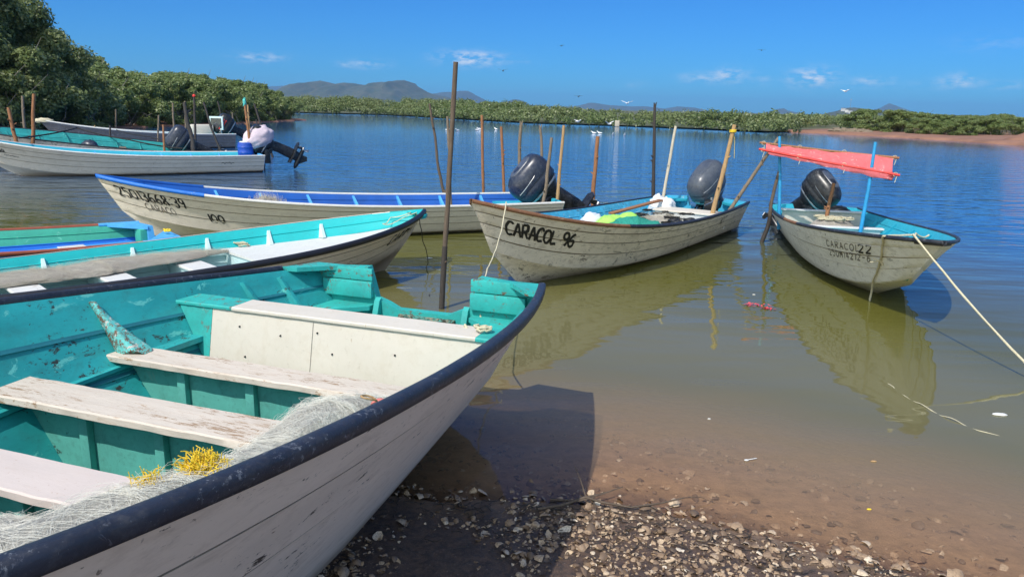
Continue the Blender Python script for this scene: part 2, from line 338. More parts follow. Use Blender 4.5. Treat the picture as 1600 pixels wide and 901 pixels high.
amp = mth(t, 'MULTIPLY', mth(t, 'MULTIPLY_ADD', far, .042, .014), mrange(t, Y, 25, 75, 1.0, .07))
lk(t, mrange(t, Y, 12, 75, .02, .09), gl.inputs['Roughness'])
bp = N(t, 'ShaderNodeBump'); bp.inputs['Strength'].default_value = 1; bp.inputs['Distance'].default_value = 1.0
lk(t, mth(t, 'MULTIPLY', h, amp), bp.inputs['Height'])
fr = N(t, 'ShaderNodeFresnel'); fr.inputs['IOR'].default_value = 1.33
for s_ in (gl.inputs['Normal'], fr.inputs['Normal']): lk(t, bp.outputs[0], s_)
ms = N(t, 'ShaderNodeMixShader'); lk(t, fr.outputs[0], ms.inputs[0]); lk(t, body.outputs[0], ms.inputs[1]); lk(t, gl.outputs[0], ms.inputs[2])
lk(t, ms.outputs[0], t.nodes['Material Output'].inputs[0]); MT['water'] = m
def ring(n, r0, r1): return np.linspace(r0, r1, n)
bx = [-9000, -2500, -700, -200, -60, -20, 0, 20, 60, 200, 700, 2500, 9000]; by = [-12, -4, 2.4, 8, 20, 50, 120, 300, 900, 3000, 9200]
gridmesh('water', bx, by, lambda x, y: 0.0, MT['water'], kind='structure')
gridmesh('lagoon_bed', [-9000, -14, 14, 9000], [-12, 16, 9200], lambda x, y: -1.6, MT['bed'], kind='structure')

m = plain('red_mud_bank', (.25, .125, .080), .9, 0, .3, .35, .3); MT['bank'] = m
m, t, b = newmat('scrub_plain'); v = coord(t); n1 = noisef(t, v, .02, 6, .7)
lk(t, mix(t, ramp(t, n1, [(.35, 0.), (.65, 1.)]), (.06, .085, .03), (.13, .11, .06)), b.inputs['Base Color']); b.inputs['Roughness'].default_value = .95; MT['plain_land'] = m
# the far shoreline
SH = [(-120, 215), (-90, 190), (-62, 168), (-39, 156), (-27, 157), (-11, 129), (1, 106.5), (12, 102), (22, 92.8), (27.4, 84.6), (31.5, 88)]
def shore_at(s):
    """a point and the inland normal at arc length s"""
    for (a, b_) in zip(SH[:-1], SH[1:]):
        L = math.dist(a, b_)
        if s <= L:
            d = Vector((b_[0]-a[0], b_[1]-a[1])).normalized(); return Vector(a)+d*s, Vector((-d.y, d.x))
        s -= L
    return Vector(SH[-1]), Vector((0, 1))
SLEN = sum(math.dist(a, b_) for a, b_ in zip(SH[:-1], SH[1:]))
# plain behind the mangroves, to the horizon
V = [(x, y, .12) for x, y in [(p[0]+.5, p[1]+2.5) for p in SH]] + [(46, 96, .12), (90, 104, .12), (9000, 400, .12), (9000, 9100, .12), (-9000, 9100, .12), (-9000, 700, .12), (-400, 330, .12)]
mesh_obj('coastal_plain', V, [tuple(range(len(V)))], MT['plain_land'], kind='structure')
# red mud bank on the right with an eroded edge
BK = [(31.0, 91), (34.9, 87.4), (36.4, 83), (38.3, 78.2), (39.2, 74), (40.3, 70.2), (40.2, 66), (40.9, 62.2), (43.5, 56), (48, 48), (60, 36)]
V = []; F = []; cols = [(-.5, -.5), (0, -.02), (.25, .10), (.6, .22), (2.2, .28), (9, .34), (24, .42), (60, .5)]
fine = []
for (a, b_) in zip(BK[:-1], BK[1:]):
    for k in range(14): fine.append((a[0]+(b_[0]-a[0])*k/14, a[1]+(b_[1]-a[1])*k/14))
for i, p in enumerate(fine):
    n = Vector((.78, .62))
    for j, (o, z) in enumerate(cols):
        jt = noise.noise(Vector((p[0]*.6, p[1]*.6, j*1.3)))
        q = Vector(p)+n*(o+jt*(.5 if 0 < j < 4 else .2)); V.append((q.x, q.y, z+(jt*.08 if z > 0.05 else 0)))
for i in range(len(fine)-1):
    for j in range(len(cols)-1):
        a = i*len(cols)+j; F.append((a, a+1, a+1+len(cols), a+len(cols)))
mesh_obj('mud_bank', V, F, MT['bank'], None, 60, kind='structure')
mb = MB(); c = at(1596, 207, .3, None); 
rings = []
for k in range(7):
    f = k/6; rings.append([(48.0+(6.0-f*3.5)*math.cos(a)+rng.normal(0, .15), 66.5+(3.2-f*1.2)*math.sin(a), .2+f*1.25+.1*math.sin(3*a)) for a in np.linspace(0, 2*math.pi, 22, endpoint=False)])
mb.loft(rings); mb.build('mud_mound', MT['bank'], None, 50, kind='structure')
# left bank under the mangroves
LB = [(-70, 26), (-44, 34), (-33, 41), (-27.8, 52.8), (-27.5, 58), (-26.3, 64), (-25.6, 78), (-25.3, 90), (-25.1, 95.5), (-27, 99), (-34, 102), (-48, 122), (-80, 150), (-140, 160), (-140, 26)]
mb = MB(); mb.prism(LB, lambda p: (p[0], p[1], -.5), lambda p: (p[0]-.8, p[1]+.3, .10)); mb.build('left_bank', MT['bank'], None, None, kind='structure')

# mountains
m, t, b = newmat('hillside_scrub'); v = coord(t); n1 = noisef(t, v, .012, 7, .7); n2 = noisef(t, v, .05, 5, .7)
c = mix(t, ramp(t, n1, [(.35, 0.), (.65, 1.)]), (.035, .055, .022), (.085, .085, .045)); c = mix(t, ramp(t, n2, [(.55, 0.), (.7, 1.)]), c, (.13, .11, .075))
lk(t, c, b.inputs['Base Color']); b.inputs['Roughness'].default_value = 1; MT['hill'] = m
def mountain(name, prof, dist, depth, mat, rough=.12, seed=0, **k):
    """ridge whose skyline follows the profile; its slopes fall forward and back with gullies"""
    pts = []
    for px, py in prof:
        p = at(px, py, None, dist); pts.append((p.x, max(p.z, 0)))
    x0, x1 = pts[0][0], pts[-1][0]; nx, ny = 120, 26; V = []; F = []
    hmax = max(p[1] for p in pts)
    for j in range(ny+1):
        f = j/ny*2-1
        for i in range(nx+1):
            x = x0+(x1-x0)*i/nx; h = np.interp(x, [p[0] for p in pts], [p[1] for p in pts])
            fall = max(0, 1-abs(f)**1.25)
            g = noise.fractal(Vector((x/hmax*1.3+seed, f*2.2, seed)), 1.0, 2.1, 6)
            z = h*fall*(1+g*rough*2.2*min(1, abs(f)*3)) + h*.03*noise.noise(Vector((x/hmax*9, f*9, seed)))*(1-abs(f))
            V.append((x+depth*.08*math.sin(f*3), dist+f*depth*(.6+.4*h/hmax), z-2))
    n = nx+1
    for j in range(ny):
        for i in range(nx): F.append((j*n+i, j*n+i+1, (j+1)*n+i+1, (j+1)*n+i))
    return mesh_obj(name, V, F, mat, None, 180, kind='structure')
mountain('hills', [(440,168),(455,143),(465,135),(480,128),(500,125.5),(512,128),(524,131),(536,128.5),(552,130),(566,134),(575,133),(590,129),(604,127),(620,126),(632,124.5),(640,129),(650,134),(662,142),(675,146),(690,150),(720,158),(760,170)], 3900, 700, MT['hill'], .16, 3)
mountain('hills', [(600,166),(650,150),(680,146),(695,143.5),(705,144),(718,142),(730,141.5),(738,146),(748,152),(756,158),(770,165),(790,165),(800,157),(806,154),(813,157),(822,163),(860,167),(900,166),(925,160),(950,164),(985,166),(1010,166),(1040,170),(1060,166),(1085,168),(1110,173)], 7200, 900, MT['hill'], .12, 8)
mountain('hills', [(300,163),(345,150),(366,140),(385,138),(400,139),(420,136),(440,134),(462,139),(490,150),(530,163)], 8200, 900, MT['hill'], .12, 12)
mountain('hills', [(1335,184),(1360,176),(1372,172),(1380,168),(1384,164),(1388,163.5),(1390,161),(1392,163.5),(1397,166),(1405,171),(1418,177),(1432,182),(1460,184),(1475,181),(1490,179),(1503,180),(1515,184),(1532,183),(1545,179),(1552,182),(1565,186)], 7600, 800, MT['hill'], .10, 21)
mountain('hills', [(1195,180),(1205,174),(1215,170),(1225,169),(1232,173),(1240,180)], 6500, 500, MT['hill'], .10, 25)
mountain('hills', [(1300,181),(1308,175),(1316,170),(1324,167.5),(1335,167),(1348,168.5),(1360,171),(1374,173.5),(1388,174.5),(1400,178),(1415,184)], 2300, 260, MT['hill'], .14, 31)
for i, (px, py) in enumerate([(1322,173),(1328,174.5),(1334,178),(1341,178.5),(1347,179.5),(1352,180),(1318,171),(1337,180.5)]):
    p = at(px, py, None, 2120); o = empty('house', (p.x, 2120, p.z-3), .3*i, label='tiny pale house among others on the small green hill behind the right bank', cat='house', group='tiny houses on the small hill')
    w = 9+i % 3*3; mb = MB(); mb.box((0, 0, 2), (w, 9, 8)); mb.build('wall', MT['white'], o)
    mb = MB(); mb.box((0, 0, 6.4), (w+1.4, 10.4, .8)); mb.build('roof', MT['bark'], o)
p = at(1328.5, 167.5, None, 2300); o = empty('antenna_mast', (p.x, 2300, p.z-3), label='thin lattice antenna mast on top of the small hill', cat='antenna')
mb = MB(); mb.tube([(0,0,-4), (0,0,30)], [.55, .3], 5); mb.build('mast', MT['metal'], o)
mb = MB(); mb.box((0, 0, 24), (2.6, 2.6, 1.2)); mb.build('platform', MT['white'], o)

# the air: far hills fade to blue
m = bpy.data.materials.new('air'); m.use_nodes = True; t = m.node_tree; t.nodes.remove(t.nodes['Principled BSDF'])
pv = N(t, 'ShaderNodeVolumePrincipled'); pv.inputs['Color'].default_value = (.26, .55, 1.0, 1); pv.inputs['Density'].default_value = 1.05e-4; pv.inputs['Anisotropy'].default_value = .1
lk(t, pv.outputs[0], t.nodes['Material Output'].inputs['Volume'])
mb = MB(); mb.box((0, 4300, 77.9), (18600, 10400, 161.0)); mb.build('haze', m, None, None, kind='stuff')

# ---------------------------------------------------------------- mangroves
def leaves(name, P, Nrm, size, mat, parent=None, tone=None, aspect=.5, **k):
    """P (n,3) leaf centres, Nrm (n,3) facing; one kite-shaped face each"""
    n = len(P); r = rng.normal(0, 1, (n, 3)); Nn = Nrm+.75*r; Nn /= np.linalg.norm(Nn, axis=1)[:, None]
    u = np.cross(Nn, rng.normal(0, 1, (n, 3))); u /= np.linalg.norm(u, axis=1)[:, None]; w = np.cross(Nn, u)
    s = (size*(.65+.7*rng.random(n)))[:, None]
    V = np.stack([P-u*s, P-w*s*aspect+u*s*.1, P+u*s+Nn*s*.15, P+w*s*aspect+u*s*.1], 1).reshape(-1, 3)
    me = bpy.data.meshes.new(name); me.vertices.add(4*n); me.vertices.foreach_set('co', V.ravel())
    me.loops.add(4*n); me.loops.foreach_set('vertex_index', np.arange(4*n, dtype=np.int32))
    me.polygons.add(n); me.polygons.foreach_set('loop_start', np.arange(0, 4*n, 4, dtype=np.int32)); 
    me.update(calc_edges=True)
    at_ = me.attributes.new('tone', 'FLOAT', 'FACE'); tv = rng.random(n)**3*.7 if tone is None else tone
    at_.data.foreach_set('value', tv.astype(np.float32)); me.materials.append(mat)
    o = bpy.data.objects.new(name, me); COL.objects.link(o); o.parent = parent; return props(o, **k)
def crown_cloud(clumps, per, spread):
    """leaf positions spread through clumps [(x,y,z,r)], denser towards each clump's skin"""
    P = []; Nr = []
    for (x, y, z, r) in clumps:
        n = int(per*r*r); d = rng.normal(0, 1, (n, 3)); d /= np.linalg.norm(d, axis=1)[:, None]
        rad = r*(1-.45*rng.random(n)**1.6)*(1+spread*rng.normal(0, 1, n))
        q = d*rad[:, None]; q[:, 2] *= .8; P.append(np.array([x, y, z])+q); Nr.append(d+np.array([0, 0, .5]))
    return np.concatenate(P), np.concatenate(Nr)
def branchy(mb, base, tips, r0):
    for tp in tips:
        b0 = Vector(base)+Vector((rng.normal(0, .25), rng.normal(0, .25), 0)); m_ = b0.lerp(Vector(tp), .5)+Vector((rng.normal(0, .25), rng.normal(0, .25), .1))
        q = b0.lerp(Vector(tp), .8)+Vector((rng.normal(0, .15), rng.normal(0, .15), 0))
        mb.tube([b0, m_, q, tp], [r0, r0*.7, r0*.45, r0*.2], 5)
def mangrove(name, rx, ry, h, nclump, per, leaf, mat, loc, rz=0, low=.25, twigs=0, **k):
    o = empty(name, loc, rz, **k); cl = []
    for i in range(nclump):
        a = rng.random()*2*math.pi; q = rng.random()**.5; z = h*(low+(1-low)*rng.random()**.75)
        f = math.sqrt(max(.05, 1-((z/h-.42)/.62)**2)); r = h*(.10+.09*rng.random())*(1.15-.45*z/h)
        cl.append((rx*q*f*math.cos(a), ry*q*f*math.sin(a), min(z, h-r*.7), r))
    P, Nr = crown_cloud(cl, per, .14); leaves('crown', P, Nr, leaf, mat, o)
    mb = MB(); tips = [(c[0], c[1], c[2]) for c in cl[::max(1, nclump//12)]]
    for tp in tips: branchy(mb, (tp[0]*.35, tp[1]*.35, -.2), [tp], .07 if h > 5 else .04)
    for i in range(14):       # prop roots
        a = rng.random()*6.28; rr = rng.uniform(.3, .95); x, y = rx*rr*math.cos(a)*.8, ry*rr*math.sin(a)*.8
        mb.tube([(x*.6, y*.6, h*.3), (x*.85, y*.85, h*.2), (x, y, -.3)], [.03, .03, .02], 4)
    for i in range(twigs):    # bare sprigs above the crown
        c = cl[int(rng.integers(nclump))]; e = Vector((c[0], c[1], c[2]))+Vector((rng.normal(0, .5), rng.normal(0, .5), c[3]+.7*rng.random()))
        mb.tube([(c[0], c[1], c[2]), e], [.028, .009], 4)
    mb.build('trunk', MT['bark'], o); return o
def copy_tree(o, parent=None):
    c = o.copy(); COL.objects.link(c); c.parent = parent
    for ch in list(o.children): copy_tree(ch, c)
    return c
# tall trees at the left edge
tall = [(2, 42.5, 3.7, 7.3, 'tallest mangrove tree, cut by the left edge of the photo'),
        (66, 46.5, 3.3, 6.0, 'tall mangrove tree just right of the tallest one'),
        (116, 50.5, 3.0, 4.7, 'round dark mangrove at the right end of the tall left group'),
        (-78, 38, 4.0, 8.2, 'leafy mangrove beyond the left edge beside the tallest one'),
        (36, 40.0, 3.0, 4.6, 'low leafy mangrove in front of the tallest one, behind the upright pole'),
        (92, 44.5, 2.8, 3.5, 'low mangrove with drooping boughs behind the raised bow of the far grey boat')]
for i, (px, y, r, h, lab) in enumerate(tall):
    p = at(px, 300, None, y)
    mangrove('mangrove_tree', r*1.15, r, h, 50, 1250, .105, MT['leaf_tall'], (p.x, y, 0), i*1.3, .12 if h > 4 else .08, 46 if h > 5 else 20, label=lab, cat='tree', group='tall mangroves on the left bank')
# left bank running away to the point
proto = [mangrove('mangrove_shrub', 3.4, 3.0, 3.9, 52, 1500, .105, MT['leaf2'], (0, 0, 0), 0, .03, 6) for _ in range(3)]
lb = [(-31.5,55,1.06),(-36,58,1.25),(-30.6,60.5,1.0),(-34.5,65,1.18),(-29.5,66.5,.92),(-40,68,1.5),(-31.6,71,1.15),(-28.8,74.5,.95),(-34,77,1.2),(-29.5,80,1.0),(-28.3,85.5,.85),(-32,88,1.15),
      (-28.6,91,.80),(-29.5,95.5,.85),(-34,97,1.15),(-38,84,1.4),(-42,76,1.55),(-40,98,1.3),(-46,90,1.5),(-37,104,1.1),(-47,108,1.4),(-52,80,1.6)]
labs = {}
for i, (x, y, s) in enumerate(lb):
    o = proto[i] if i < 3 else copy_tree(proto[i % 3])
    o.location = (x, y, .02); o.rotation_euler = (0, 0, i*2.1); o.scale = (s*1.08, s*1.08, s*(.97+.1*math.sin(i*2)))
    props(o, 'bushy green mangrove in the dense row along the left bank behind the moored boats', 'shrub', 'mangroves along the left bank')
props(proto[0], 'nearest bushy mangrove of the left bank row, right beside the tall dark trees')
# right bank bushes on the mud flat
rb = [(1375,92,1.05,'rounded mangrove bush at the left end of the mud flat, beside the pale rocks'),(1437,83,.70,None),(1483,80.5,.72,None),(1520,84,.80,None),(1552,86,.85,None),(1410,100,1.0,None),(1460,97,.9,None),(1500,99,.9,None),(1575,92,.72,None),(1345,106,1.1,None),(1540,104,1.0,None),(1590,104,.9,None)]
for i, (px, y, s, lab) in enumerate(rb):
    o = copy_tree(proto[i % 3]); p = at(px, 300, None, y); o.location = (p.x, y, .25); o.rotation_euler = (0, 0, i*1.7)
    o.scale = (s*.95, s*.95, s*.62); props(o, lab or 'low green bush in the cluster on the reddish mud flat at the right', 'shrub', 'bushes on the right mud flat')
# belt of mangroves on the far shore: reads as one mass
cl = []
s = 0
while s < SLEN:
    p, n = shore_at(s)
    hgt = float(np.interp(s, [0, 110, 145, 170, 196, 206, 211], [3.0, 2.95, 2.65, 1.95, 1.75, 2.0, 1.6]))*(1+.20*noise.noise(Vector((s*.11, 0, 0)))+.22*noise.noise(Vector((s*.33, 3, 0))))
    for k in range(3):
        for lay in range(4):
            off = [-.2, 2.2, 5, 9][lay]+rng.uniform(-.8, 1.2); zz = [.35, .62, .78, .84][lay]*hgt*(.85+.3*rng.random()); r = rng.uniform(.38, .95)*hgt/2.5
            if rng.random() < .12: continue
            if rng.random() < .05: zz *= 1.28
            cl.append((p.x+n.x*off+rng.normal(0, .5), p.y+n.y*off, min(zz, hgt*1.15-r*.3), r))
    s += .95
# the scrub behind the right bank
for i in range(420):
    px = rng.uniform(1180, 1700); y = rng.uniform(112, 190); p = at(px, 300, None, y); r = rng.uniform(.7, 1.3); cl.append((p.x, y, rng.uniform(.5, 1.5), r))
P, Nr = crown_cloud(cl, 165, .14)
leaves('mangrove_belt', P, Nr, .155, MT['leaf_far'], None, None, .6, kind='stuff', label='dense green mangrove belt along the far shore of the lagoon', cat='mangroves')
# ---------------------------------------------------------------- pangas
STR = [0, .20, .42, .68, 1.0]
class Panga:
    def __init__(s, fit, cw=.66, zc=.06, zk=-.22, zf=.17, zc_stern=None, gw=.014):
        s.gw = gw
        (s.x, s.y, s.a, s.L, s.B, s.z0, s.zb, s.se, s.bt, s.q1, s.q2, s.st) = fit
        s.cw, s.zc, s.zk, s.zf, s.zcs = cw, zc, zk, zf, zc if zc_stern is None else zc_stern
    def fb(s, t, q1, q2, bt):
        tm = .42; a = 1-(1-bt)*((tm-min(t, tm))/tm)**2; q = min(1, max(0, (t-tm)/(1-tm)))
        return a*max(0., 1-q**q1)**q2
    def hb(s, t): return s.B/2*s.fb(t, s.q1, s.q2, s.bt)
    def sheer(s, t): return s.z0+(s.zb-s.z0)*t**s.se
    def out(s, t, v, off=0.0):
        """outer skin on the port side (y>0): v 0 rail .. 1 chine .. 2 keel"""
        zs = s.sheer(t); G = (s.L*t, s.hb(t), zs)
        up = max(0, (t-.5)/.5)
        zc = s.zc+(s.zcs-s.zc)*max(0, 1-t/.35)+(s.zb*.42)*up**3.2; zk = min(s.zk+(s.zb*.28)*up**4, zc-.1)
        C = (s.L*(1-.42*s.st)*t, s.cw*s.B/2*s.fb(t, 1.9, 1.05, .93), zc); K = (s.L*(1-s.st)*t, 0, zk)
        fl = 1 if t < .97 else (1-t)/.03
        if v <= 1:
            w = v; hol = -.035*math.sin(math.pi*v)*up*min(1, (G[1]+(C[1]-G[1])*v)/.3)
            p = [G[i]+(C[i]-G[i])*w for i in range(3)]; p[1] = max(0, p[1]+hol+off*fl)
        else:
            w = v-1; p = [C[i]+(K[i]-C[i])*w for i in range(3)]; p[1] = max(0, p[1]+off*fl*(1-w))
        return Vector(p)
    def vz(s, t, z):
        zs = s.sheer(t); zc = s.out(t, 1)[2]; return min(1, max(0, (zs-z)/(zs-zc)))
    def wall(s, x, z, th=.035):
        """inner half width at x, height z"""
        t = x/s.L
        for _ in range(8):
            v = s.vz(min(t, .995), z); p = s.out(min(t, .995), v); t += (x-p.x)/s.L; t = min(max(t, 0), .995)
        return max(.01, s.out(t, s.vz(t, z)).y-th)
    def world(s, p):
        c, q = math.cos(s.a), math.sin(s.a); return Vector((s.x+c*p[0]-q*p[1], s.y+q*p[0]+c*p[1], p[2]))
    # ---- build
    def shell(s, o, mout, min_, nst=44, lap='lap', laps=(0, 1, 2), ilap=None, min2=None, split=.55):
        ts = [1-(1-i/nst)**1.15 if i < nst else 1.0 for i in range(nst+1)]
        rows = []
        for k in range(4):
            a, b_ = STR[k], STR[k+1]
            rows += [(a, .008 if k else 0), ((a+b_)/2, .010), (b_-s.gw*1.6, .014), (b_-s.gw*.6, -.004)]
        rows += [(1.0, .0), (1.35, 0), (1.7, 0), (2.0, 0)]
        V = []; F = []; nr = len(rows); full = nr*2-1
        for t in ts:
            L_ = [s.out(t, v, f) for v, f in rows]; V += L_ + [Vector((p.x, -p.y, p.z)) for p in L_[-2::-1]]
        for i in range(nst):
            for j in range(full-1): a = i*full+j; F.append((a, a+full, a+full+1, a+1))
        h = mesh_obj('hull', V, F, mout, o, 32); h.data.materials.append(MT[lap])
        if len(h.data.polygons) == nst*(full-1):
            for q, poly in enumerate(h.data.polygons):
                j = q % (full-1); j = j if j < nr-1 else full-2-j
                if j//4 in laps and j % 4 in (2, 3): poly.material_index = 1
        rows = []
        for k in range(4):
            a, b_ = STR[k], STR[k+1]; rows += [(a, .030), ((a+b_)/2, .034), (b_-.015, .030), (b_, .042)]
        V = []; F = []; nr = len(rows)+2; full = nr*2-1
        tl = [t*.985 for t in ts]
        for t in tl:
            vf = s.vz(t, s.zf); zfl = max(s.zf, s.out(t, 1)[2])
            L_ = []
            for v, f in rows:
                vv = min(v, vf) if v > 0 else 0; p = s.out(t, vv); L_.append(Vector((p.x, max(0, p.y-f), p.z-(.004 if v == 0 else 0))))
            p = L_[-1]; bk = .22*max(0, t-.6)/.4; L_.append(Vector((p.x-bk*.5, p.y*.5, zfl+.01))); L_.append(Vector((p.x-bk, 0, zfl+.02)))
            V += L_ + [Vector((q.x, -q.y, q.z)) for q in L_[-2::-1]]
        for i in range(nst):
            for j in range(full-1): a = i*full+j; F.append((a, a+1, a+full+1, a+full))
        il = mesh_obj('inner_lining', V, F, min_, o, 32)
        if ilap:
            il.data.materials.append(il.data.materials[0] if not min2 else min2); il.data.materials.append(ilap)
            for q, poly in enumerate(il.data.polygons):
                j = q % (full-1); j = j if j < nr-1 else full-2-j
                if j in (2, 6, 10): poly.material_index = 2
        if min2:
            il.data.materials.append(min2); lim = [v for v, f in rows]+[2, 2]; lim = lim+lim[-2::-1]
            for q, poly in enumerate(il.data.polygons):
                j = q % (full-1)
                if len(il.data.polygons) == nst*(full-1) and min(lim[j], lim[j+1]) >= split: poly.material_index = 1
        return h
    def rail(s, o, side, mat, ry=.028, rz=.030, t0=0., t1=1., drop=0.0, n=60, seg=10):
        rings = []
        for i in range(n+1):
            t = t0+(t1-t0)*i/n; p = s.out(t, 0); p2 = s.out(min(1, t+.01), 0); p1 = s.out(max(0, t-.01), 0)
            d = (p2-p1).normalized(); nrm = Vector((0, 0, 1)).cross(d).normalized()
            if nrm.y < 0: nrm = -nrm
            if t > .97: nrm = Vector((0, 1, 0)).lerp(nrm, (1-t)/.03).normalized() if t < 1 else Vector((0, 1, 0))
            w = noise.noise(Vector((t*14, side, s.x)))*.05
            ring_ = []
            for j in range(seg):
                a = 2*math.pi*j/seg; c_, s_ = math.cos(a), math.sin(a)
                sq = 1/max(abs(c_), abs(s_))**.45
                q = p+nrm*(c_*ry*sq*(1+w)-.006)+Vector((0, 0, s_*rz*sq*(1+w)-drop)); q.y = q.y*side; ring_.append(q)
            rings.append(ring_)
        mb = MB(); mb.loft(rings); return mb.build('gunwale_rail', mat, o, 60)
    def transom(s, o, mat, notch=.22, hw=.33, cap=.03, th=.05, topmat=None):
        pr = [s.out(0, v) for v in (0, .2, .42, .68, 1, 2)]
        left = [(p.y-.004, p.z) for p in pr]; zt = s.z0
        top = [(-s.hb(0)+.004, zt+.0), (-hw-.06, zt+cap), (-hw, zt-notch*.75), (-hw+.08, zt-notch*.85), (-hw+.16, zt-notch), (hw-.16, zt-notch), (hw-.08, zt-notch*.85), (hw, zt-notch*.75), (hw+.06, zt+cap)]
        poly = left+[(-y, z) for y, z in left[-2::-1]][:-1]+top
        mb = MB(); mb.prism(poly, lambda p: (-.012-.04*(s.z0-p[1])*0, p[0], p[1]), lambda p: (th, p[0], p[1])); return mb.build('transom', mat, o, 30)
    def rib(s, o, mat, x, side, v0=.03, v1=.5, depth=.07, w=.045, name='rib', shelf=0):
        rings = []; n = 9; t = x/s.L
        for i in range(n+1):
            f = i/n; v = v0+(v1-v0)*f; p = s.out(t, v)
            d = .020+(depth*f**1.3); ww = w*(.55+.45*f)
            a = Vector((p.x-ww/2, p.y-.02, p.z)); r = [a, Vector((p.x+ww/2, p.y-.02, p.z)), Vector((p.x+ww*.36, p.y-.035-d, p.z+.008)), Vector((p.x-ww*.36, p.y-.035-d, p.z+.008))]
            rings.append([Vector((q.x, q.y*side, q.z)) for q in r])
        mb = MB(); mb.loft(rings); return mb.build(name, mat, o, 40)
    def plank(s, o, mat, x0, x1, z, th=.035, name='thwart', y0=None, y1=None, nseg=26, jag=.0):
        """board from wall to wall (or between y0 and y1)"""
        V = []; F = []
        ya = [(-s.wall(x, z) if y0 is None else y0) for x in (x0, x1)]; yb = [(s.wall(x, z) if y1 is None else y1) for x in (x0, x1)]
        prof = [(0, .006, 0), (0, .0, -.006), (0, .0, -th+.004), (0, .004, -th), (1, -.004, -th), (1, 0, -th+.004), (1, 0, -.006), (1, -.006, 0)]
        for i in range(nseg+1):
            f = i/nseg
            for k, dx, dz in prof:
                j = jag*noise.noise(Vector((f*17, k*5, dz*40)))
                V.append(((x0, x1)[k]+dx+j, ya[k]+(yb[k]-ya[k])*f, z+dz+jag*.5*noise.noise(Vector((f*9, k*3, 7)))))
        n = len(prof)
        for i in range(nseg):
            for j in range(n): a, b_ = i*n+j, i*n+(j+1) % n; F.append((a, b_, b_+n, a+n))
        F.append(tuple(range(n-1, -1, -1))); F.append(tuple(range(nseg*n, nseg*n+n)))
        return mesh_obj(name, V, F, mat, o, 35)
    def bulkhead(s, o, mat, x, z0, z1, th=.03, name='bulkhead', y0=None, y1=None, lean=0):
        zs = np.linspace(z1, z0, 7); L_ = [(s.wall(x, z) if y1 is None else y1, z) for z in zs]; Rr = [(-s.wall(x, z) if y0 is None else y0, z) for z in zs[::-1]]
        mb = MB(); mb.prism(L_+Rr, lambda p: (x+lean*(z1-p[1]), p[0], p[1]), lambda p: (x+th+lean*(z1-p[1]), p[0], p[1])); return mb.build(name, mat, o, 30)
    def deck(s, o, mat, x0, x1, z, th=.03, name='deck', y0=None, y1=None, rise=0.):
        n = 14; xs_ = [x0+(x1-x0)*i/n for i in range(n+1)]; zz = lambda x: z+rise*max(0, (x-x0)/(x1-x0))**2
        L_ = [(x, (s.wall(x, zz(x))-.002 if y1 is None else y1), zz(x)) for x in xs_]; R_ = [(x, (-s.wall(x, zz(x))+.002 if y0 is None else y0), zz(x)) for x in xs_]
        V = L_+R_+[(p[0], p[1], p[2]-th) for p in L_+R_]; m_ = n+1; F = []
        for i in range(n):
            F += [(m_+i, m_+i+1, i+1, i), (2*m_+i, 2*m_+i+1, 3*m_+i+1, 3*m_+i)]
        F += [(0, m_, 3*m_, 2*m_), (n, 2*m_+n, 3*m_+n, m_+n)]
        for i in range(n): F += [(i, i+1, 2*m_+i+1, 2*m_+i), (m_+i+1, m_+i, 3*m_+i, 3*m_+i+1)]
        return mesh_obj(name, V, F, mat, o)
    def breasthook(s, o, mat, t0=.88, dz=-.01, name='bow_cap', th=.03, hollow=.25):
        """the small deck closing the bow"""
        V = []; n = 10; row = []
        for i in range(n+1):
            t = t0+(1-t0)*i/n*.985; p = s.out(t, 0); row.append(p)
        poly = [(p.x, max(0.004, p.y-.02), p.z) for p in row]; poly2 = [(p[0], -p[1], p[2]) for p in poly[::-1]]
        k = s.out(t0, 0); mid = [(k.x+hollow*k.y*2*math.cos(a), k.y*.92*math.sin(a), k.z) for a in np.linspace(-math.pi/2, math.pi/2, 7)][1:-1]
        P_ = poly+poly2+mid; m_ = len(P_)
        V = [(p[0], p[1], p[2]+dz) for p in P_]+[(p[0], p[1], p[2]+dz-th) for p in P_]
        F = [tuple(range(m_)), tuple(range(2*m_-1, m_-1, -1))]+[(i, m_+i, m_+(i+1) % m_, (i+1) % m_) for i in range(m_)]
        return mesh_obj(name, V, F, mat, o)
    def write(s, o, text, side, x, v, h, mat, w=.16, gap=.28, aspect=.62, wob=.05, slant=0., name='lettering', lift=.006, dv=0, seed=1, skip=()):
        """hand-painted strokes laid on the outer skin, reading left to right from outside"""
        r = random.Random(seed); mb = MB(); cx = 0; sg = -1 if side > 0 else 1
        def pos(u, q):        # u along in metres from the start, q height 0..1
            t = (x+sg*u)/s.L; zs = s.sheer(t); hgt = zs-s.out(t, 1)[2]; vv = v+dv*u-(q-.5)*h/hgt
            p = s.out(t, vv, .0); e1 = s.out(t+.004, vv)-s.out(t-.004, vv); e2 = s.out(t, vv+.02)-s.out(t, vv-.02)
            nn = e1.cross(e2).normalized()
            if nn.y < 0: nn = -nn
            kf = ((vv-STR[0])/.2 if vv < .2 else (vv-.2)/.22 if vv < .42 else (vv-.42)/.26 if vv < .68 else (vv-.68)/.32)
            p = p+nn*(lift+.014*max(0, min(1, kf))); return Vector((p.x, p.y*side, p.z))
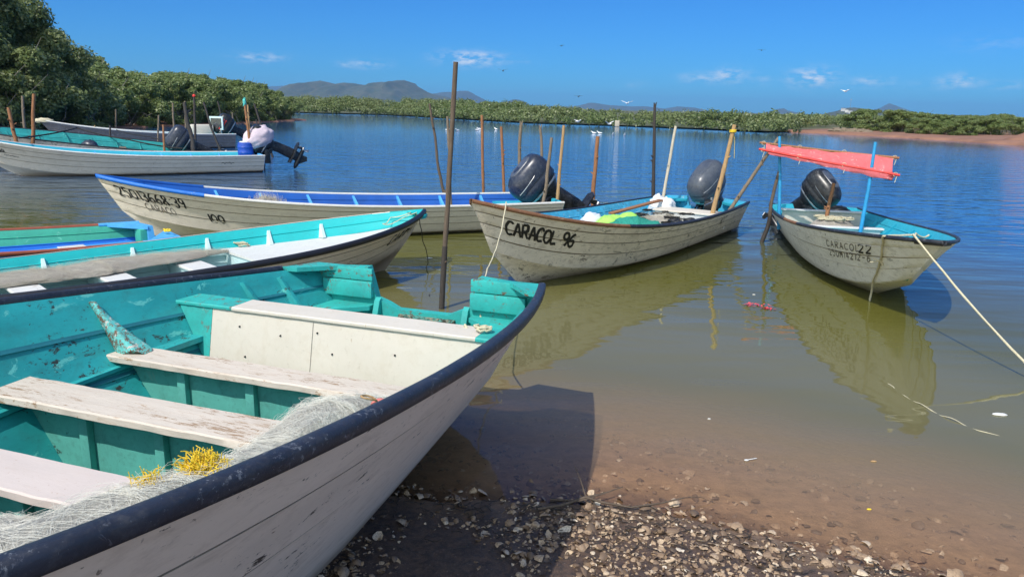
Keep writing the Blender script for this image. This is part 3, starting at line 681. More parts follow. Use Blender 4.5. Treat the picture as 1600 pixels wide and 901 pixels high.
        for ch in text:
            if ch == ' ': cx += h*aspect*.7; continue
            for st in GLYPH[ch]:
                P_ = smooth_stroke(st)
                P_ = [(cx+h*(aspect*px_+slant*py_+wob*.5*r.uniform(-.3, .3)), py_+wob*.4*r.uniform(-.3, .3)) for px_, py_ in P_]
                hw_ = w*h/2*r.uniform(.85, 1.15); Lr = []
                for i, p in enumerate(P_):
                    a = P_[max(0, i-1)]; b_ = P_[min(len(P_)-1, i+1)]; dx, dy = b_[0]-a[0], (b_[1]-a[1])*h; l = math.hypot(dx, dy) or 1
                    nx_, ny_ = -dy/l*hw_, dx/l*hw_/h
                    Lr += [pos(p[0]+nx_, p[1]+ny_), pos(p[0]-nx_, p[1]-ny_)]
                mb.add(Lr, [(2*i, 2*i+1, 2*i+3, 2*i+2) for i in range(len(P_)-1)])
            cx += h*(aspect*(.35 if ch in '1:I' else 1)+gap)
        return mb.build(name, mat, o)
def smooth_stroke(st, k=4):
    if len(st) < 3: return [(st[0][0]+(st[1][0]-st[0][0])*i/3, st[0][1]+(st[1][1]-st[0][1])*i/3) for i in range(4)]
    out = []
    for i in range(len(st)-1):
        p0, p1, p2, p3 = st[max(0, i-1)], st[i], st[i+1], st[min(len(st)-1, i+2)]
        for j in range(k):
            t = j/k; out.append(tuple(.5*((2*p1[a])+(-p0[a]+p2[a])*t+(2*p0[a]-5*p1[a]+4*p2[a]-p3[a])*t*t+(-p0[a]+3*p1[a]-3*p2[a]+p3[a])*t**3) for a in (0, 1)))
    out.append(st[-1]); return out
O_ = [(.5,1),(.12,.82),(.0,.5),(.12,.18),(.5,0),(.88,.18),(1,.5),(.88,.82),(.5,1)]
GLYPH = {'0':[O_], 'O':[O_], '1':[[(.35,1),(.35,0)]], 'I':[[(.35,1),(.35,0)]],
 '2':[[(.05,.8),(.3,1),(.8,.95),(.9,.7),(.5,.35),(.05,.02)],[(.05,.02),(.95,.02)]],
 '3':[[(.1,.92),(.5,1),(.9,.8),(.75,.57),(.4,.53)],[(.4,.53),(.85,.45),(.95,.2),(.5,0),(.05,.1)]],
 '4':[[(.7,0),(.7,1)],[(.7,1),(.05,.32)],[(.05,.32),(1,.32)]],
 '5':[[(.9,1),(.2,1)],[(.2,1),(.12,.58)],[(.12,.58),(.55,.65),(.92,.42),(.8,.1),(.4,0),(.05,.12)]],
 '6':[[(.8,.98),(.35,.8),(.05,.35),(.3,.02),(.75,.05),(.9,.32),(.6,.52),(.12,.38)]],
 '8':[[(.5,.53),(.15,.75),(.45,1),(.85,.78),(.5,.53),(.05,.25),(.45,0),(.95,.22),(.5,.53)]],
 '9':[[(.9,.72),(.6,.5),(.15,.62),(.2,.92),(.6,1),(.88,.8),(.85,.35),(.6,0)]],
 ':':[[(.3,.75),(.3,.68)],[(.3,.32),(.3,.25)]], '-':[[(.1,.5),(.85,.5)]],
 'A':[[(0,0),(.5,1)],[(.5,1),(.95,0)],[(.18,.38),(.8,.38)]], 'R':[[(.1,0),(.15,1)],[(.15,1),(.7,1),(.85,.75),(.6,.52),(.15,.5)],[(.4,.5),(.95,0)]],
 'C':[[(.95,.85),(.6,1),(.15,.78),(.05,.4),(.3,.05),(.9,.1)]], 'S':[[(.95,.98),(.3,.95),(.25,.7),(.55,.5),(.6,.15),(.1,.0)]],
 'L':[[(.1,1),(.1,0)],[(.1,0),(.9,.06)]], 'J':[[(.7,1),(.7,.2),(.4,0),(.05,.15)]], 'T':[[(0,1),(.7,1)],[(.45,1),(.1,.3),(.5,.1)]],
 'M':[[(0,0),(.1,1)],[(.1,1),(.5,.3)],[(.5,.3),(.9,1)],[(.9,1),(1,0)]], 'U':[[(.05,1),(.1,.2),(.5,0),(.9,.2),(.95,1)]], 'D':[[(.1,0),(.1,1)],[(.1,1),(.7,.9),(.95,.5),(.7,.1),(.1,0)]],
 'E':[[(.1,0),(.1,1)],[(.1,1),(.85,1)],[(.1,.5),(.7,.5)],[(.1,0),(.85,0)]], 'V':[[(0,1),(.45,0)],[(.45,0),(.95,1)]], '~':[[(0,.5),(.25,.8),(.5,.4),(.75,.7),(1,.5)]]}

def ropeline(name, pts, r, mat, sag=0.0, n=24, wob=.0, parent=None, **k):
    P_ = []; pts = [Vector(p) for p in pts]
    for a, b_ in zip(pts[:-1], pts[1:]):
        for i in range(n):
            f = i/n; q = a.lerp(b_, f); q.z -= sag*4*f*(1-f)
            if wob: q += Vector([noise.noise(q*6+Vector((k_*9, 0, 0))) for k_ in range(3)])*wob
            P_.append(q)
    P_.append(pts[-1]); mb = MB(); mb.tube(P_, r, 6); return mb.build(name, mat, parent, 60, **k)
def coil(mb, c, r, n, rad, h=.05, flat=.5, seed=0):
    rr = random.Random(seed); P_ = []
    for i in range(n*14):
        a = i/14*2*math.pi; q = r*(.75+.25*math.sin(i*.37+seed)); P_.append(Vector(c)+Vector((q*math.cos(a)+rr.uniform(-.01, .01), q*math.sin(a)*flat, h*i/(n*14)+rr.uniform(-.006, .006))))
    mb.tube(P_, rad, 5)

def motor(p, heading, tilt, sc, m1, m2, label, deck=False, stripe=None, steer=0):
    """outboard tipped up on the transom"""
    o = empty('outboard_motor', p, 0, label=label, cat='outboard motor')
    o.rotation_euler = (Matrix.Rotation(heading, 3, 'Z') @ Matrix.Rotation(tilt, 3, 'Y')).to_euler(); o.scale = (sc, sc, sc)
    o.rotation_mode = 'XYZ'
    def sup(cx, z, lx, ly, e=2.6, n=28, tail=.0):
        r = []
        for i in range(n):
            a = 2*math.pi*i/n; c_, s_ = math.cos(a), math.sin(a)
            rx = abs(c_)**(2/e)*math.copysign(1, c_); ry = abs(s_)**(2/e)*math.copysign(1, s_)
            r.append(Vector((cx+rx*lx/2, ry*ly/2*(1-tail*rx), z+.02*rx)))
        return r
    mb = MB()
    mb.loft([sup(-.15, .17, .60, .34, 3.2), sup(-.15, .19, .66, .39, 3.2), sup(-.15, .315, .68, .405, 3.3, tail=.04), sup(-.15, .322, .665, .39, 3.3, tail=.04), sup(-.15, .336, .665, .39, 3.3, tail=.04), sup(-.155, .345, .705, .43, 3.3, tail=.06), sup(-.165, .45, .69, .425, 3.2, tail=.10), sup(-.18, .52, .63, .38, 3.1, tail=.13), sup(-.20, .565, .54, .31, 3.0, tail=.16), sup(-.215, .590, .44, .24, 2.8, tail=.16), sup(-.22, .600, .24, .12, 2.4)])
    mb.build('cowl', m1, o, 60)
    mb = MB()
    for sd_ in (-1, 1):
        for k in range(3): mb.tube([(-.36+.05*k, sd_*(.197-.006*k), .37), (-.34+.05*k, sd_*(.205-.004*k), .43), (-.30+.05*k, sd_*(.190-.004*k), .50)], .007, 5)
    mb.tube([(-.47, -.05, .47), (-.492, -.03, .44), (-.492, .03, .44), (-.47, .05, .47)], .012, 6)
    mb.build('cowl_vents', MT['black'], o, 50)
    mb = MB(); mb.loft([sup(-.15, .12, .585, .35, 3), sup(-.15, .135, .60, .36, 3), sup(-.15, .15, .585, .35, 3)]); mb.build('cowl_seam', MT['metal'], o, 50)
    for sd_ in (-1, 1): mb = MB(); mb.tube([(.15, sd_*.150, .40), (.05, sd_*.192, .405), (-.15, sd_*.214, .41), (-.33, sd_*.196, .43), (-.44, sd_*.13, .46)], .0065, 5); mb.build('side_stripe', MT['metal'], o, 50)
    mb = MB(); mb.box((.175, 0, .215), (.03, .09, .05), None, .008); mb.build('latch', MT['metal'], o, 40)
    mb = MB(); mb.tube([(.12, -.08, .12), (.22, -.12, .05), (.30, -.10, -.12), (.45, -.05, -.16)], .014, 6); mb.build('fuel_hose', MT['black'], o, 50)
    if stripe:
        mb = MB()
        for sd_ in (-1, 1): mb.box((-.12, sd_*.207, .44), (.36, .014, .10), Matrix.Rotation(sd_*.15, 3, 'X'), .004)
        mb.build('stripe', stripe, o)
    mb = MB(); mb.loft([sup(-.20, .592, .40, .20, 3), sup(-.20, .604, .37, .18, 3)]); mb.build('top_highlight', MT['cowl_grey'], o, 40)  # raised plate, paler than the dark cowls, imitates a highlight on top
    mb = MB(); mb.loft([sup(-.20, -.02, .26, .20), sup(-.18, .04, .40, .27), sup(-.15, .10, .55, .34), sup(-.15, .175, .60, .365)]); mb.build('lower_cowl', m2, o, 50)
    mb = MB(); mb.loft([sup(-.25, -.62, .26, .085, 2), sup(-.25, -.45, .27, .10, 2), sup(-.24, -.25, .25, .13, 2.2), sup(-.22, -.10, .26, .17, 2.2), sup(-.20, 0, .26, .20, 2.4)]); mb.build('leg', m2, o, 50)
    mb = MB(); mb.prism([(-.02, -.11), (-.20, -.13), (-.55, -.10), (-.60, 0), (-.55, .10), (-.20, .13), (-.02, .11)], lambda q: (q[0], q[1], -.63), lambda q: (q[0], q[1], -.605)); mb.build('plate', m2, o)
    mb = MB(); ring2 = lambda x, r: [Vector((x, r*math.cos(a), -.80+r*math.sin(a))) for a in np.linspace(0, 2*math.pi, 14, endpoint=False)]
    mb.loft([ring2(.06, .01), ring2(.03, .035), ring2(-.05, .06), ring2(-.25, .065), ring2(-.42, .05), ring2(-.46, .04)]); mb.loft([sup(-.25, -.79, .24, .05, 2), sup(-.25, -.62, .25, .08, 2)])
    mb.prism([(-.08, -.84), (-.34, -.84), (-.36, -.98), (-.26, -1.02)], lambda q: (q[0], -.008, q[1]), lambda q: (q[0], .008, q[1])); mb.build('gear_case', m2, o, 50)
    mb = MB(); mb.loft([ring2(-.46, .035), ring2(-.53, .03), ring2(-.55, .01)])
    for k in range(3):
        a = k*2*math.pi/3; R3 = Matrix.Rotation(a, 3, 'X'); pts = [(-.47, -.01, .03), (-.51, .05, .05), (-.53, .085, .10), (-.50, .06, .155), (-.47, 0, .165), (-.46, -.04, .12)]
        V = [R3 @ Vector(q)+Vector((0, 0, -.80)) for q in pts]; V2 = [v+Vector((.008, 0, 0)) for v in V]; n = len(V)
        mb.add(V+V2, [tuple(range(n)), tuple(range(2*n-1, n-1, -1))]+[(i, n+i, n+(i+1) % n, (i+1) % n) for i in range(n)])
    mb.build('propeller', MT['metal'], o, 40)
    # clamp stays upright on the transom
    Rb = Matrix.Rotation(-tilt, 3, 'Y'); mb = MB()
    for sd_ in (-1, 1):
        mb.box(Rb @ Vector((.02, sd_*.12, -.10)), (.14, .03, .34), Rb, .006)
        mb.tube([Rb @ Vector((.06, sd_*.12, -.16)), Rb @ Vector((.13, sd_*.12, -.16))], .014, 6)
    mb.tube([(0, -.15, -.01), (0, .15, -.01)], .03, 8); mb.box((-.08, 0, -.02), (.14, .16, .16), None, .02); mb.build('bracket', m2, o, 40)
    mb = MB(); mb.tube([(.10, .02, .10), (.28, .03, .13), (.46, .04, .12)], [.03, .024, .018], 8); mb.tube([(.44, .04, .12), (.58, .04, .12)], .024, 8); mb.build('tiller_handle', MT['black'], o, 40)
    return o

def netpile(b, path, name, mat_s, mat_f, nstr=500, parent=None, fuzz=.03, seed=0, **k):
    """heap of monofilament net: lumpy body with loose strands; path = [(x, y, z, halfwidth, height)] in boat coordinates"""
    r = random.Random(seed); n = 70; V = []; F = []; m_ = 22
    def samp(f):
        i = min(len(path)-2, int(f*(len(path)-1))); g = f*(len(path)-1)-i; g = g*g*(3-2*g)
        return [path[i][k_]+(path[i+1][k_]-path[i][k_])*g for k_ in range(5)]
    def pt(f, a, ex=0.0):
        x, y, z, w, h = samp(f); q = samp(min(1, f+.01)); q0 = samp(max(0, f-.01)); d = Vector((q[0]-q0[0], q[1]-q0[1], 0)).normalized(); nn = Vector((-d.y, d.x, 0))
        e = math.sin(math.pi*min(1, max(0, f)))**.35
        l = 1+.16*noise.noise(Vector((f*7+seed, a*1.5, 0)))+.10*noise.noise(Vector((f*22, a*3.2, seed)))
        return Vector((x, y, z))+nn*(w*e*math.cos(a)*l)+Vector((0, 0, h*e*math.sin(a)*l))+Vector((0, 0, ex))+nn*ex*math.cos(a)
    for i in range(n+1):
        for j in range(m_+1): V.append(pt(i/n, math.pi*j/m_))
    for i in range(n):
        for j in range(m_): a = i*(m_+1)+j; F.append((a, a+1, a+m_+2, a+m_+1))
    o = empty(name, (b.x, b.y, 0), b.a, **k) if parent is None else parent
    me = mesh_obj('net_mass', V, F, mat_s, o, 180)
    cu = bpy.data.curves.new('strands', 'CURVE'); cu.dimensions = '3D'; cu.bevel_depth = .00034 if fuzz < .03 else .0011; cu.bevel_resolution = 0
    for i in range(nstr):
        f = r.random(); a = r.uniform(.1, 3.0); df = r.uniform(.02, .10); da = r.gauss(0, .7); m2 = 9
        sp = cu.splines.new('POLY'); sp.points.add(m2-1); ex = abs(r.gauss(0, fuzz))
        for j in range(m2):
            g = j/(m2-1); p = pt(min(1, max(0, f+df*(g-.5))), min(3.1, max(.02, a+da*g+.2*math.sin(g*7+i))), ex*math.sin(math.pi*g)+.002); sp.points[j].co = (*p, 1)
    tmp = bpy.data.objects.new('tmp', cu); COL.objects.link(tmp); bpy.context.view_layer.update()
    ms = bpy.data.meshes.new_from_object(tmp.evaluated_get(bpy.context.evaluated_depsgraph_get())); bpy.data.objects.remove(tmp)
    ms.materials.clear(); ms.materials.append(mat_f); so = bpy.data.objects.new('strands', ms); COL.objects.link(so); so.parent = o
    return o
def netmat(name, col, col2, alpha=.0):
    m, t, b = newmat(name); v = coord(t, (1, 1, 1)); w = noisef(t, coord(t, (3, 22, 12)), 6, 7, .75, 1.2); w2 = noisef(t, v, 3, 5, .6); w3 = noisef(t, v, 160, 3, .8)
    c = mix(t, ramp(t, w2, [(.35, 0.), (.65, 1.)]), col, col2); c = mix(t, ramp(t, w, [(.34, .75), (.56, 0.)]), c, tuple(x*.55 for x in col2)); lk(t, c, b.inputs['Base Color'])
    b.inputs['Roughness'].default_value = .6; bump(t, b, mth(t, 'ADD', w, mth(t, 'MULTIPLY', w3, .5)), 1.0, .03)
    b.inputs['Sheen Weight'].default_value = .3; return m
MT['net_white'] = netmat('white_net', (.82,.79,.72), (.76,.69,.54))
MT['net_fil'] = plain('net_filament', (.82,.79,.70), .6)
MT['net_tan'] = netmat('tan_net', (.58,.53,.45), (.44,.35,.26)); MT['net_fil_tan'] = plain('tan_filament', (.60,.55,.45), .5)
def blob(mb, c, d, seed=0, n=18, amp=.15, frq=2.2, flat=True):
    V = []; F = []; m_ = n
    for i in range(n+1):
        th = math.pi*i/n
        for j in range(m_):
            ph = 2*math.pi*j/m_; u = Vector((math.sin(th)*math.cos(ph), math.sin(th)*math.sin(ph), math.cos(th)))
            r = 1+amp*noise.fractal(u*frq+Vector((seed, 0, 0)), 1, 2, 4); z = u.z*r
            if flat and z < -.25: z = -.25
            V.append((c[0]+u.x*r*d[0], c[1]+u.y*r*d[1], c[2]+z*d[2]))
    for i in range(n):
        for j in range(m_): F.append((i*m_+j, i*m_+(j+1) % m_, (i+1)*m_+(j+1) % m_, (i+1)*m_+j))
    mb.add(V, F)
FIT = {'b96':[3.59, 14.205, -2.157, 7.314, 1.976, 0.525, 1.12, 3.77, 0.814, 2.408, 0.836, 0.121],
'b22':[5.43, 13.77, -1.773, 6.843, 1.774, 0.475, 0.954, 1.617, 0.858, 2.251, 0.859, 0.271],
'b100':[0.585, 14.053, -2.746, 7.326, 1.807, 0.491, 0.986, 3.255, 0.858, 2.308, 0.849, 0.101],
'bA':[-8.116, 24.064, -2.557, 7.606, 2.244, 0.517, 1.133, 3.131, 0.904, 2.428, 0.834, 0.151],
'bC':[-13.295, 36.001, -2.466, 7.614, 1.873, 0.625, 1.2, 2.531, 0.862, 2.301, 0.85, 0.15],
'bB':[-10.924, 25.9, -2.595, 6.706, 1.85, 0.50, 1.28, 1.101, 0.862, 2.314, 0.848, 0.15],
'b2':[-5.045, 6.266, 0.79, 5.472, 2.011, 0.507, 0.748, 2.996, 0.854, 2.44, 0.824, 0.124],
'b3':[-4.509, 9.583, -2.368, 4.889, 1.80, 0.477, 0.819, 2.156, 0.869, 2.3, 0.85, 0.15],
'b1':[-0.594, 5.051, -1.9, 6.085, 2.352, 0.977, 1.62, 1.191, 0.713, 2.247, 0.875, 0.15]}
def boat(key, label, **k):
    b = Panga(FIT[key], **k); o = empty('fishing_boat', (b.x, b.y, 0), b.a, label=label, cat='boat', group='open fishing boats in the lagoon'); return b, o
ES = empty
# ================================================================ the near turquoise boat
b, o = boat('b1', 'large near boat with turquoise inside, white bulkhead and black rubber edge', cw=.43, zc=.15, zk=-.02, zf=.36, zc_stern=.30, gw=.009)
b.shell(o, MT['hull_near'], MT['turq'], 60, ilap=MT['lap_turq'])
b.rail(o, 1, MT['rubber'], .026, .028, .0, 1, n=120, seg=16); b.rail(o, -1, MT['rubber'], .022, .026, .055, 1, n=100, seg=14, drop=.0)
TR = b.transom(o, MT['turq_worn'], .25, .35, .03, .055)
for sd_ in (-1, 1):                                          # moulded corner blocks, knees and caps by the transom
    w_ = b.wall(.08, .86)
    mb = MB(); ym = sd_*(w_+.36)/2; mb.box((.064, ym, .955), (.03, abs(w_-.36)-.01, .085), None, .010); mb.box((.072, ym, .850), (.045, abs(w_-.36)-.01, .115), None, .012); mb.build('corner_block', MT['turq_worn'], o, 40)
    mb = MB(); mb.prism([(.05, .80), (.05, .34), (.26, .34), (.15, .60), (.08, .78)], lambda p: (p[0], sd_*.33-.02, p[1]), lambda p: (p[0], sd_*.33+.02, p[1])); mb.build('knee', MT['turq_worn'], o)
    V = [(0, b.hb(0)), (.32, b.hb(.052)), (.30, b.hb(.05)-.10), (.10, b.hb(0)-.17), (0, b.hb(0)-.30)]
    mb = MB(); mb.prism([(p[0], p[1]*sd_) for p in V], lambda p: (p[0], p[1], b.sheer(p[0]/b.L)-.012), lambda p: (p[0], p[1], b.sheer(p[0]/b.L)+.018)); mb.build('corner_plate', MT['turq_worn'], o)
    w_ = b.wall(.1, .74); V = [(.055, sd_*(w_)), (.40, sd_*b.wall(.40, .74)), (.20, sd_*(w_-.22)), (.115, sd_*.37), (.055, sd_*.37)]
    mb = MB(); mb.prism(V, lambda p: (p[0], p[1], .715), lambda p: (p[0], p[1], .745)); mb.build('corner_shelf', MT['turq_worn'], o)
MT['pad'] = paint('motor_pad', (.10,.33,.28), .3, (.05,.045,.03), .22, (.30,.27,.19), .08, .8, (.05,.06,.05), .7, 3)
mb = MB(); mb.box((.066, .04, .60), (.03, .42, .20), None, .006); mb.build('motor_pad', MT['pad'], o, 40)
for y_, z_ in ((-.13, .655), (-.13, .585), (.21, .655), (.21, .585)):
    mb = MB(); mb.tube([(.08, y_, z_), (.092, y_, z_)], .017, 12); mb.tube([(.09, y_, z_), (.104, y_, z_)], .009, 6); mb.build('bolt', MT['metal'], o, 30)
for x_ in (.42, .72): b.rib(o, MT['turq'], x_, -1, .06, .40, .045, .055)
for x_ in (.62,): b.rib(o, MT['turq'], x_, 1, .06, .40, .045, .055)
# white box across the boat
fl = b.zf
b.bulkhead(o, MT['bulk_white'], 1.185, fl, .966, .03, 'box_front', y0=-.74, lean=.20)
b.bulkhead(o, MT['turq_worn'], 1.187, fl, .966, .03, 'box_end_panel', y1=-.741, lean=.20)
b.plank(o, MT['bulk_white'], 1.04, 1.232, .985, .022, 'box_lid', y0=-.60, y1=.86, jag=.003); b.plank(o, MT['turq_worn'], 1.04, 1.232, .985, .022, 'box_lid_end', y0=.861, jag=.003)
b.plank(o, MT['turq_worn'], 1.04, 1.230, .984, .022, 'box_lid_end', y1=-.601, jag=.004)
b.bulkhead(o, MT['turq_worn'], 1.06, fl, .955, .03, 'box_back')
mb = MB()
for y_, z_ in ((-.55, .88), (-.50, .72), (-.28, .86), (.05, .80), (-.05, .90), (.42, .84), (-.40, .62)): mb.tube([(1.205+.2*(.966-z_), y_, z_), (1.222+.2*(.966-z_), y_, z_)], .0048, 8)
mb.build('screws', MT['black'], o, 40)
mb = MB(); q = lambda y_, z_: (1.2175+.2*(.966-z_), y_, z_)
P_ = [q(-.70, .955), q(-.08, .955), q(-.08, .62), q(-.10, .60), q(-.70, .60)]; mb.tube([q(-.70, .60), q(-.10, .60), q(-.085, .61), q(-.08, .625), q(-.08, .955)], .0011, 4); mb.build('panel_seam', MT['ink_faded'], o)
# ledge on the far wall, between the box and the middle thwart
xs_ = np.linspace(1.22, 1.66, 8); zl = .80
mb = MB(); mb.prism([(x_, -b.wall(x_, zl)-.01) for x_ in xs_]+[(x_, -b.wall(x_, zl)+.075) for x_ in xs_[::-1]], lambda p: (p[0], p[1], zl-.03), lambda p: (p[0], p[1], zl)); mb.build('ledge', MT['turq'], o, 30)
zl = .78; mb = MB(); xs_ = np.linspace(1.70, 5.0, 26)
mb.prism([(x_, -b.wall(x_, zl)-.01) for x_ in xs_]+[(x_, -b.wall(x_, zl)+.03) for x_ in xs_[::-1]], lambda p: (p[0], p[1], zl-.02), lambda p: (p[0], p[1], zl)); mb.build('stringer', MT['turq'], o, 30)
for i, (x0, x1, z, mt) in enumerate([(1.62, 1.80, .84, 'thwart'), (2.20, 2.425, .86, 'thwart'), (2.82, 3.03, .885, 'thwart_pink'), (3.55, 3.77, .93, 'thwart')]):
    b.plank(o, MT[mt], x0, x1, z, .036, 'thwart', jag=.006, nseg=60)
    bk = b.bulkhead(o, MT['turq_dark'], x0+.05, fl, z-.038, .03, 'bulkhead')
    for y_ in (-.93, -.52, -.11, .30, .71):
        if abs(y_) < b.wall(x0+.1, fl+.01)-.03:
            mb = MB(); mb.box((x0+.098, y_, (fl+z-.038)/2), (.035, .05, z-.038-fl-.004), None, .006); mb.build('stiffener', MT['turq_dark'], o, 40)
# horn-shaped knees where the first thwart meets the sides
MT['horn'] = paint('knee_paint_worn', (.10,.48,.45), .2, (.14,.08,.05), .22, (.55,.50,.44), .06, .5, (.10,.15,.13), .6, 3.5)
for sd_ in (-1, 1):
    rings = []
    for i in range(10):
        f = i/9; z_ = .845+.235*f; x_ = 1.70+.015*f; w_ = b.wall(x_, z_); rr_ = .075*(1-f)**1.6+.022
        rings.append([(x_+rr_*.62*math.cos(a), sd_*(w_-rr_*.9+.01)+rr_*math.sin(a)*1.1, z_+.02*math.sin(3*a)*(1-f)) for a in np.linspace(0, 2*math.pi, 14, endpoint=False)])
    mb = MB(); mb.loft(rings); mb.build('knee', MT['horn'], o, 60)
B1 = b
n1_ = netpile(b, [(1.90,.82,.86,.04,.05),(2.05,.76,.87,.14,.12),(2.3,.72,.88,.21,.15),(2.65,.76,.90,.15,.13),(2.95,.75,.93,.16,.13),(3.2,.70,.94,.20,.15),(3.5,.60,.95,.27,.16),(3.9,.48,.97,.30,.16),(4.3,.36,.98,.25,.12)],
        'fishing_net', MT['net_white'], MT['net_fil'], 2600, None, .012, 3, label='white monofilament net heaped along the edge of the large near boat', cat='fishing net')
n2_ = netpile(b, [(3.05,.10,.80,.08,.04),(3.3,.12,.86,.26,.10),(3.6,.10,.88,.34,.12),(4.0,.05,.88,.35,.12)], 'fishing_net', MT['net_white'], MT['net_fil'], 1500, None, .012, 9, label='smaller bluish white net heap at the lower left corner, beside the third thwart', cat='fishing net')
def tuft(c, n, r, seed, label, name='rope_tuft'):
    rr = random.Random(seed); mb = MB(); c = b.world(c)
    for i in range(n):
        d = Vector((rr.gauss(0, 1), rr.gauss(0, 1), abs(rr.gauss(0, .45)))).normalized(); p = c+Vector((rr.gauss(0, .012), rr.gauss(0, .012), 0)); P_ = [p]
        ax_ = Vector((rr.gauss(0, 1), rr.gauss(0, 1), rr.gauss(0, 1))).normalized(); st_ = rr.uniform(.3, .7); q_ = Matrix.Rotation(st_, 3, ax_)
        for k in range(6): d = q_ @ d; p = p+d*r*rr.uniform(.12, .22); P_.append(p)
        mb.tube(P_, .0013, 4)
    return mb.build(name, MT['yellow'], None, 60, label=label, cat='rope')
tuft((2.96, .70, 1.04), 460, .085, 4, 'larger bright yellow frayed rope knot on the white net')
tuft((3.09, .63, 1.045), 130, .065, 5, 'flatter loose yellow rope fibres left of the bright yellow knot')
p = b.world((2.20, .86, .99)); fo = empty('net_float', p, .5, label='small pink float with a tan loop at the end of the white net', cat='float')
mb = MB(); blob(mb, (0, 0, .01), (.035, .022, .02), 4, 12, .08, 2, False); mb.build('body', MT['pinkp'], fo, 60)
mb = MB(); mb.tube([(.03*math.cos(a)-.04, .02*math.sin(a), .02+.03*math.sin(a*.5)) for a in np.linspace(0, 6.2, 14)], .004, 6); mb.build('loop', MT['bamboo'], fo, 60)

# ================================================================ second boat, black edged
b, o = boat('b2', 'turquoise and white boat with black edge, its bow pointing right above the near boat', cw=.70, zc=.06, zf=.14)
b.shell(o, MT['hull_near'], MT['turq_clean'], min2=MT['pale_aqua'], split=.42)
b.rail(o, -1, MT['black_rail'], .030, .036, 0, .985); b.rail(o, 1, MT['black_rail'], .012, .016, 0, .9, drop=.02); b.transom(o, MT['turq'], .2, .3)
b.breasthook(o, MT['turq_clean'], .935, .004, 'bow_cap', .04, .5)
xs_ = np.linspace(.2, 4.6, 30); zl = .34
for sd_ in (1, -1):
    mb = MB(); mb.prism([(x_, sd_*(b.wall(x_, zl)+.01)) for x_ in xs_]+[(x_, sd_*(b.wall(x_, zl)-.09)) for x_ in xs_[::-1]], lambda p: (p[0], p[1], zl-.03), lambda p: (p[0], p[1], zl+.004)); mb.build('stringer', MT['pale_aqua'], o, 30)
for x_ in (1.15, 2.05, 2.9, 3.65, 4.3): b.rib(o, MT['pale_aqua'], x_, 1, .10, .40, .06, .06); b.rib(o, MT['pale_aqua'], x_, -1, .10, .40, .06, .06)
for x0, x1 in ((.68, .95), (1.48, 1.75), (2.32, 2.60)): b.plank(o, MT['white'], x0, x1, .335, .03, jag=.003, y1=.45)
b.deck(o, MT['white'], 3.0, 4.95, .37, .03, 'foredeck', rise=.12); b.bulkhead(o, MT['pale_aqua'], 3.02, .14, .345, .02, y0=.0)
b.bulkhead(o, MT['pale_aqua'], 2.35, .14, .30, .02); b.bulkhead(o, MT['pale_aqua'], 1.5, .14, .30, .02)
b.write(o, 'CARA~1', -1, 4.62, .34, .13, MT['ink'], w=.13, wob=.16, gap=.15, seed=4)
B2 = b
netpile(b, [(-.2,.60,.32,.12,.05),(.4,.58,.34,.34,.07),(1.0,.56,.35,.36,.06),(1.25,.56,.34,.30,.05),(1.6,.58,.35,.32,.07),(2.2,.62,.36,.28,.06),(2.7,.64,.36,.18,.06),(3.0,.62,.36,.05,.03)], 'fishing_net', MT['net_tan'], MT['net_fil_tan'], 2200, None, .022, 13,
        label='long tan and grey net stretched over the white thwarts of the second boat', cat='fishing net')
mb = MB(); coil(mb, b.world((3.25, .78, .39)), .09, 4, .007, .04, .6, 2); mb.build('rope_coil', MT['rope'], None, 60, label='small coiled rope at the start of the second boat\'s white foredeck', cat='rope')
ropeline('bow_line', [b.world((5.30, -.05, .74)), b.world((5.0, .05, .62)), b.world((4.85, .12, .60)), b.world((5.05, .18, .66)), b.world((5.25, .02, .72))], .006, MT['rope'], .02, 8, .03, label='thin knotted line on the turquoise bow cap of the second boat', cat='rope')
ropeline('hanging_cord', [b.world((5.25, -.16, .70)), at(660, 372, None, 9.9), at(668, 410, None, 9.9), at(662, 440, None, 9.8), at(672, 462, 0.0), at(660, 490, -.05)], .006, MT['black_rope'], 0, 8, .03, label='thin black cord hanging from the second boat\'s bow into the water', cat='rope')

# ================================================================ small blue and green boat
b, o = boat('b3', 'small green and blue boat with a red-brown edge at the left', cw=.72, zc=.06, zf=.10)
b.shell(o, MT['sky_blue'], MT['green'], min2=MT['mid_blue'], split=.40)
for sd_ in (1, -1): b.rail(o, sd_, MT['orange_rail'], .024, .024, .10, 1); b.rail(o, sd_, MT['sky_blue'], .034, .026, 0, .10, n=12)
b.transom(o, MT['sky_blue'], .20, .24, .02, .06)
for sd_ in (-1, 1):
    w_ = b.hb(0)
    mb = MB(); mb.prism([(.06, sd_*w_*.99), (.42, sd_*b.hb(.085)), (.34, sd_*(b.hb(.08)-.12)), (.06, sd_*.27)], lambda p: (p[0], p[1], .455), lambda p: (p[0], p[1], .505)); mb.build('corner_plate', MT['sky_blue'], o)
    mb = MB(); mb.box((.10, sd_*.42, .29), (.09, .22, .33), None, .015); mb.build('corner_block', MT['green'], o, 40)
b.plank(o, MT['white'], .72, 1.02, .27, .03); b.bulkhead(o, MT['royal'], 1.04, .1, .25, .02); b.plank(o, MT['white'], 2.0, 2.3, .30, .03)
xs_ = np.linspace(.1, 4.2, 24); zl = .26
for sd_ in (-1, 1): mb = MB(); mb.prism([(x_, sd_*(b.wall(x_, zl)+.01)) for x_ in xs_]+[(x_, sd_*(b.wall(x_, zl)-.07)) for x_ in xs_[::-1]], lambda p: (p[0], p[1], zl-.03), lambda p: (p[0], p[1], zl)); mb.build('stringer', MT['sky_blue'], o, 30)
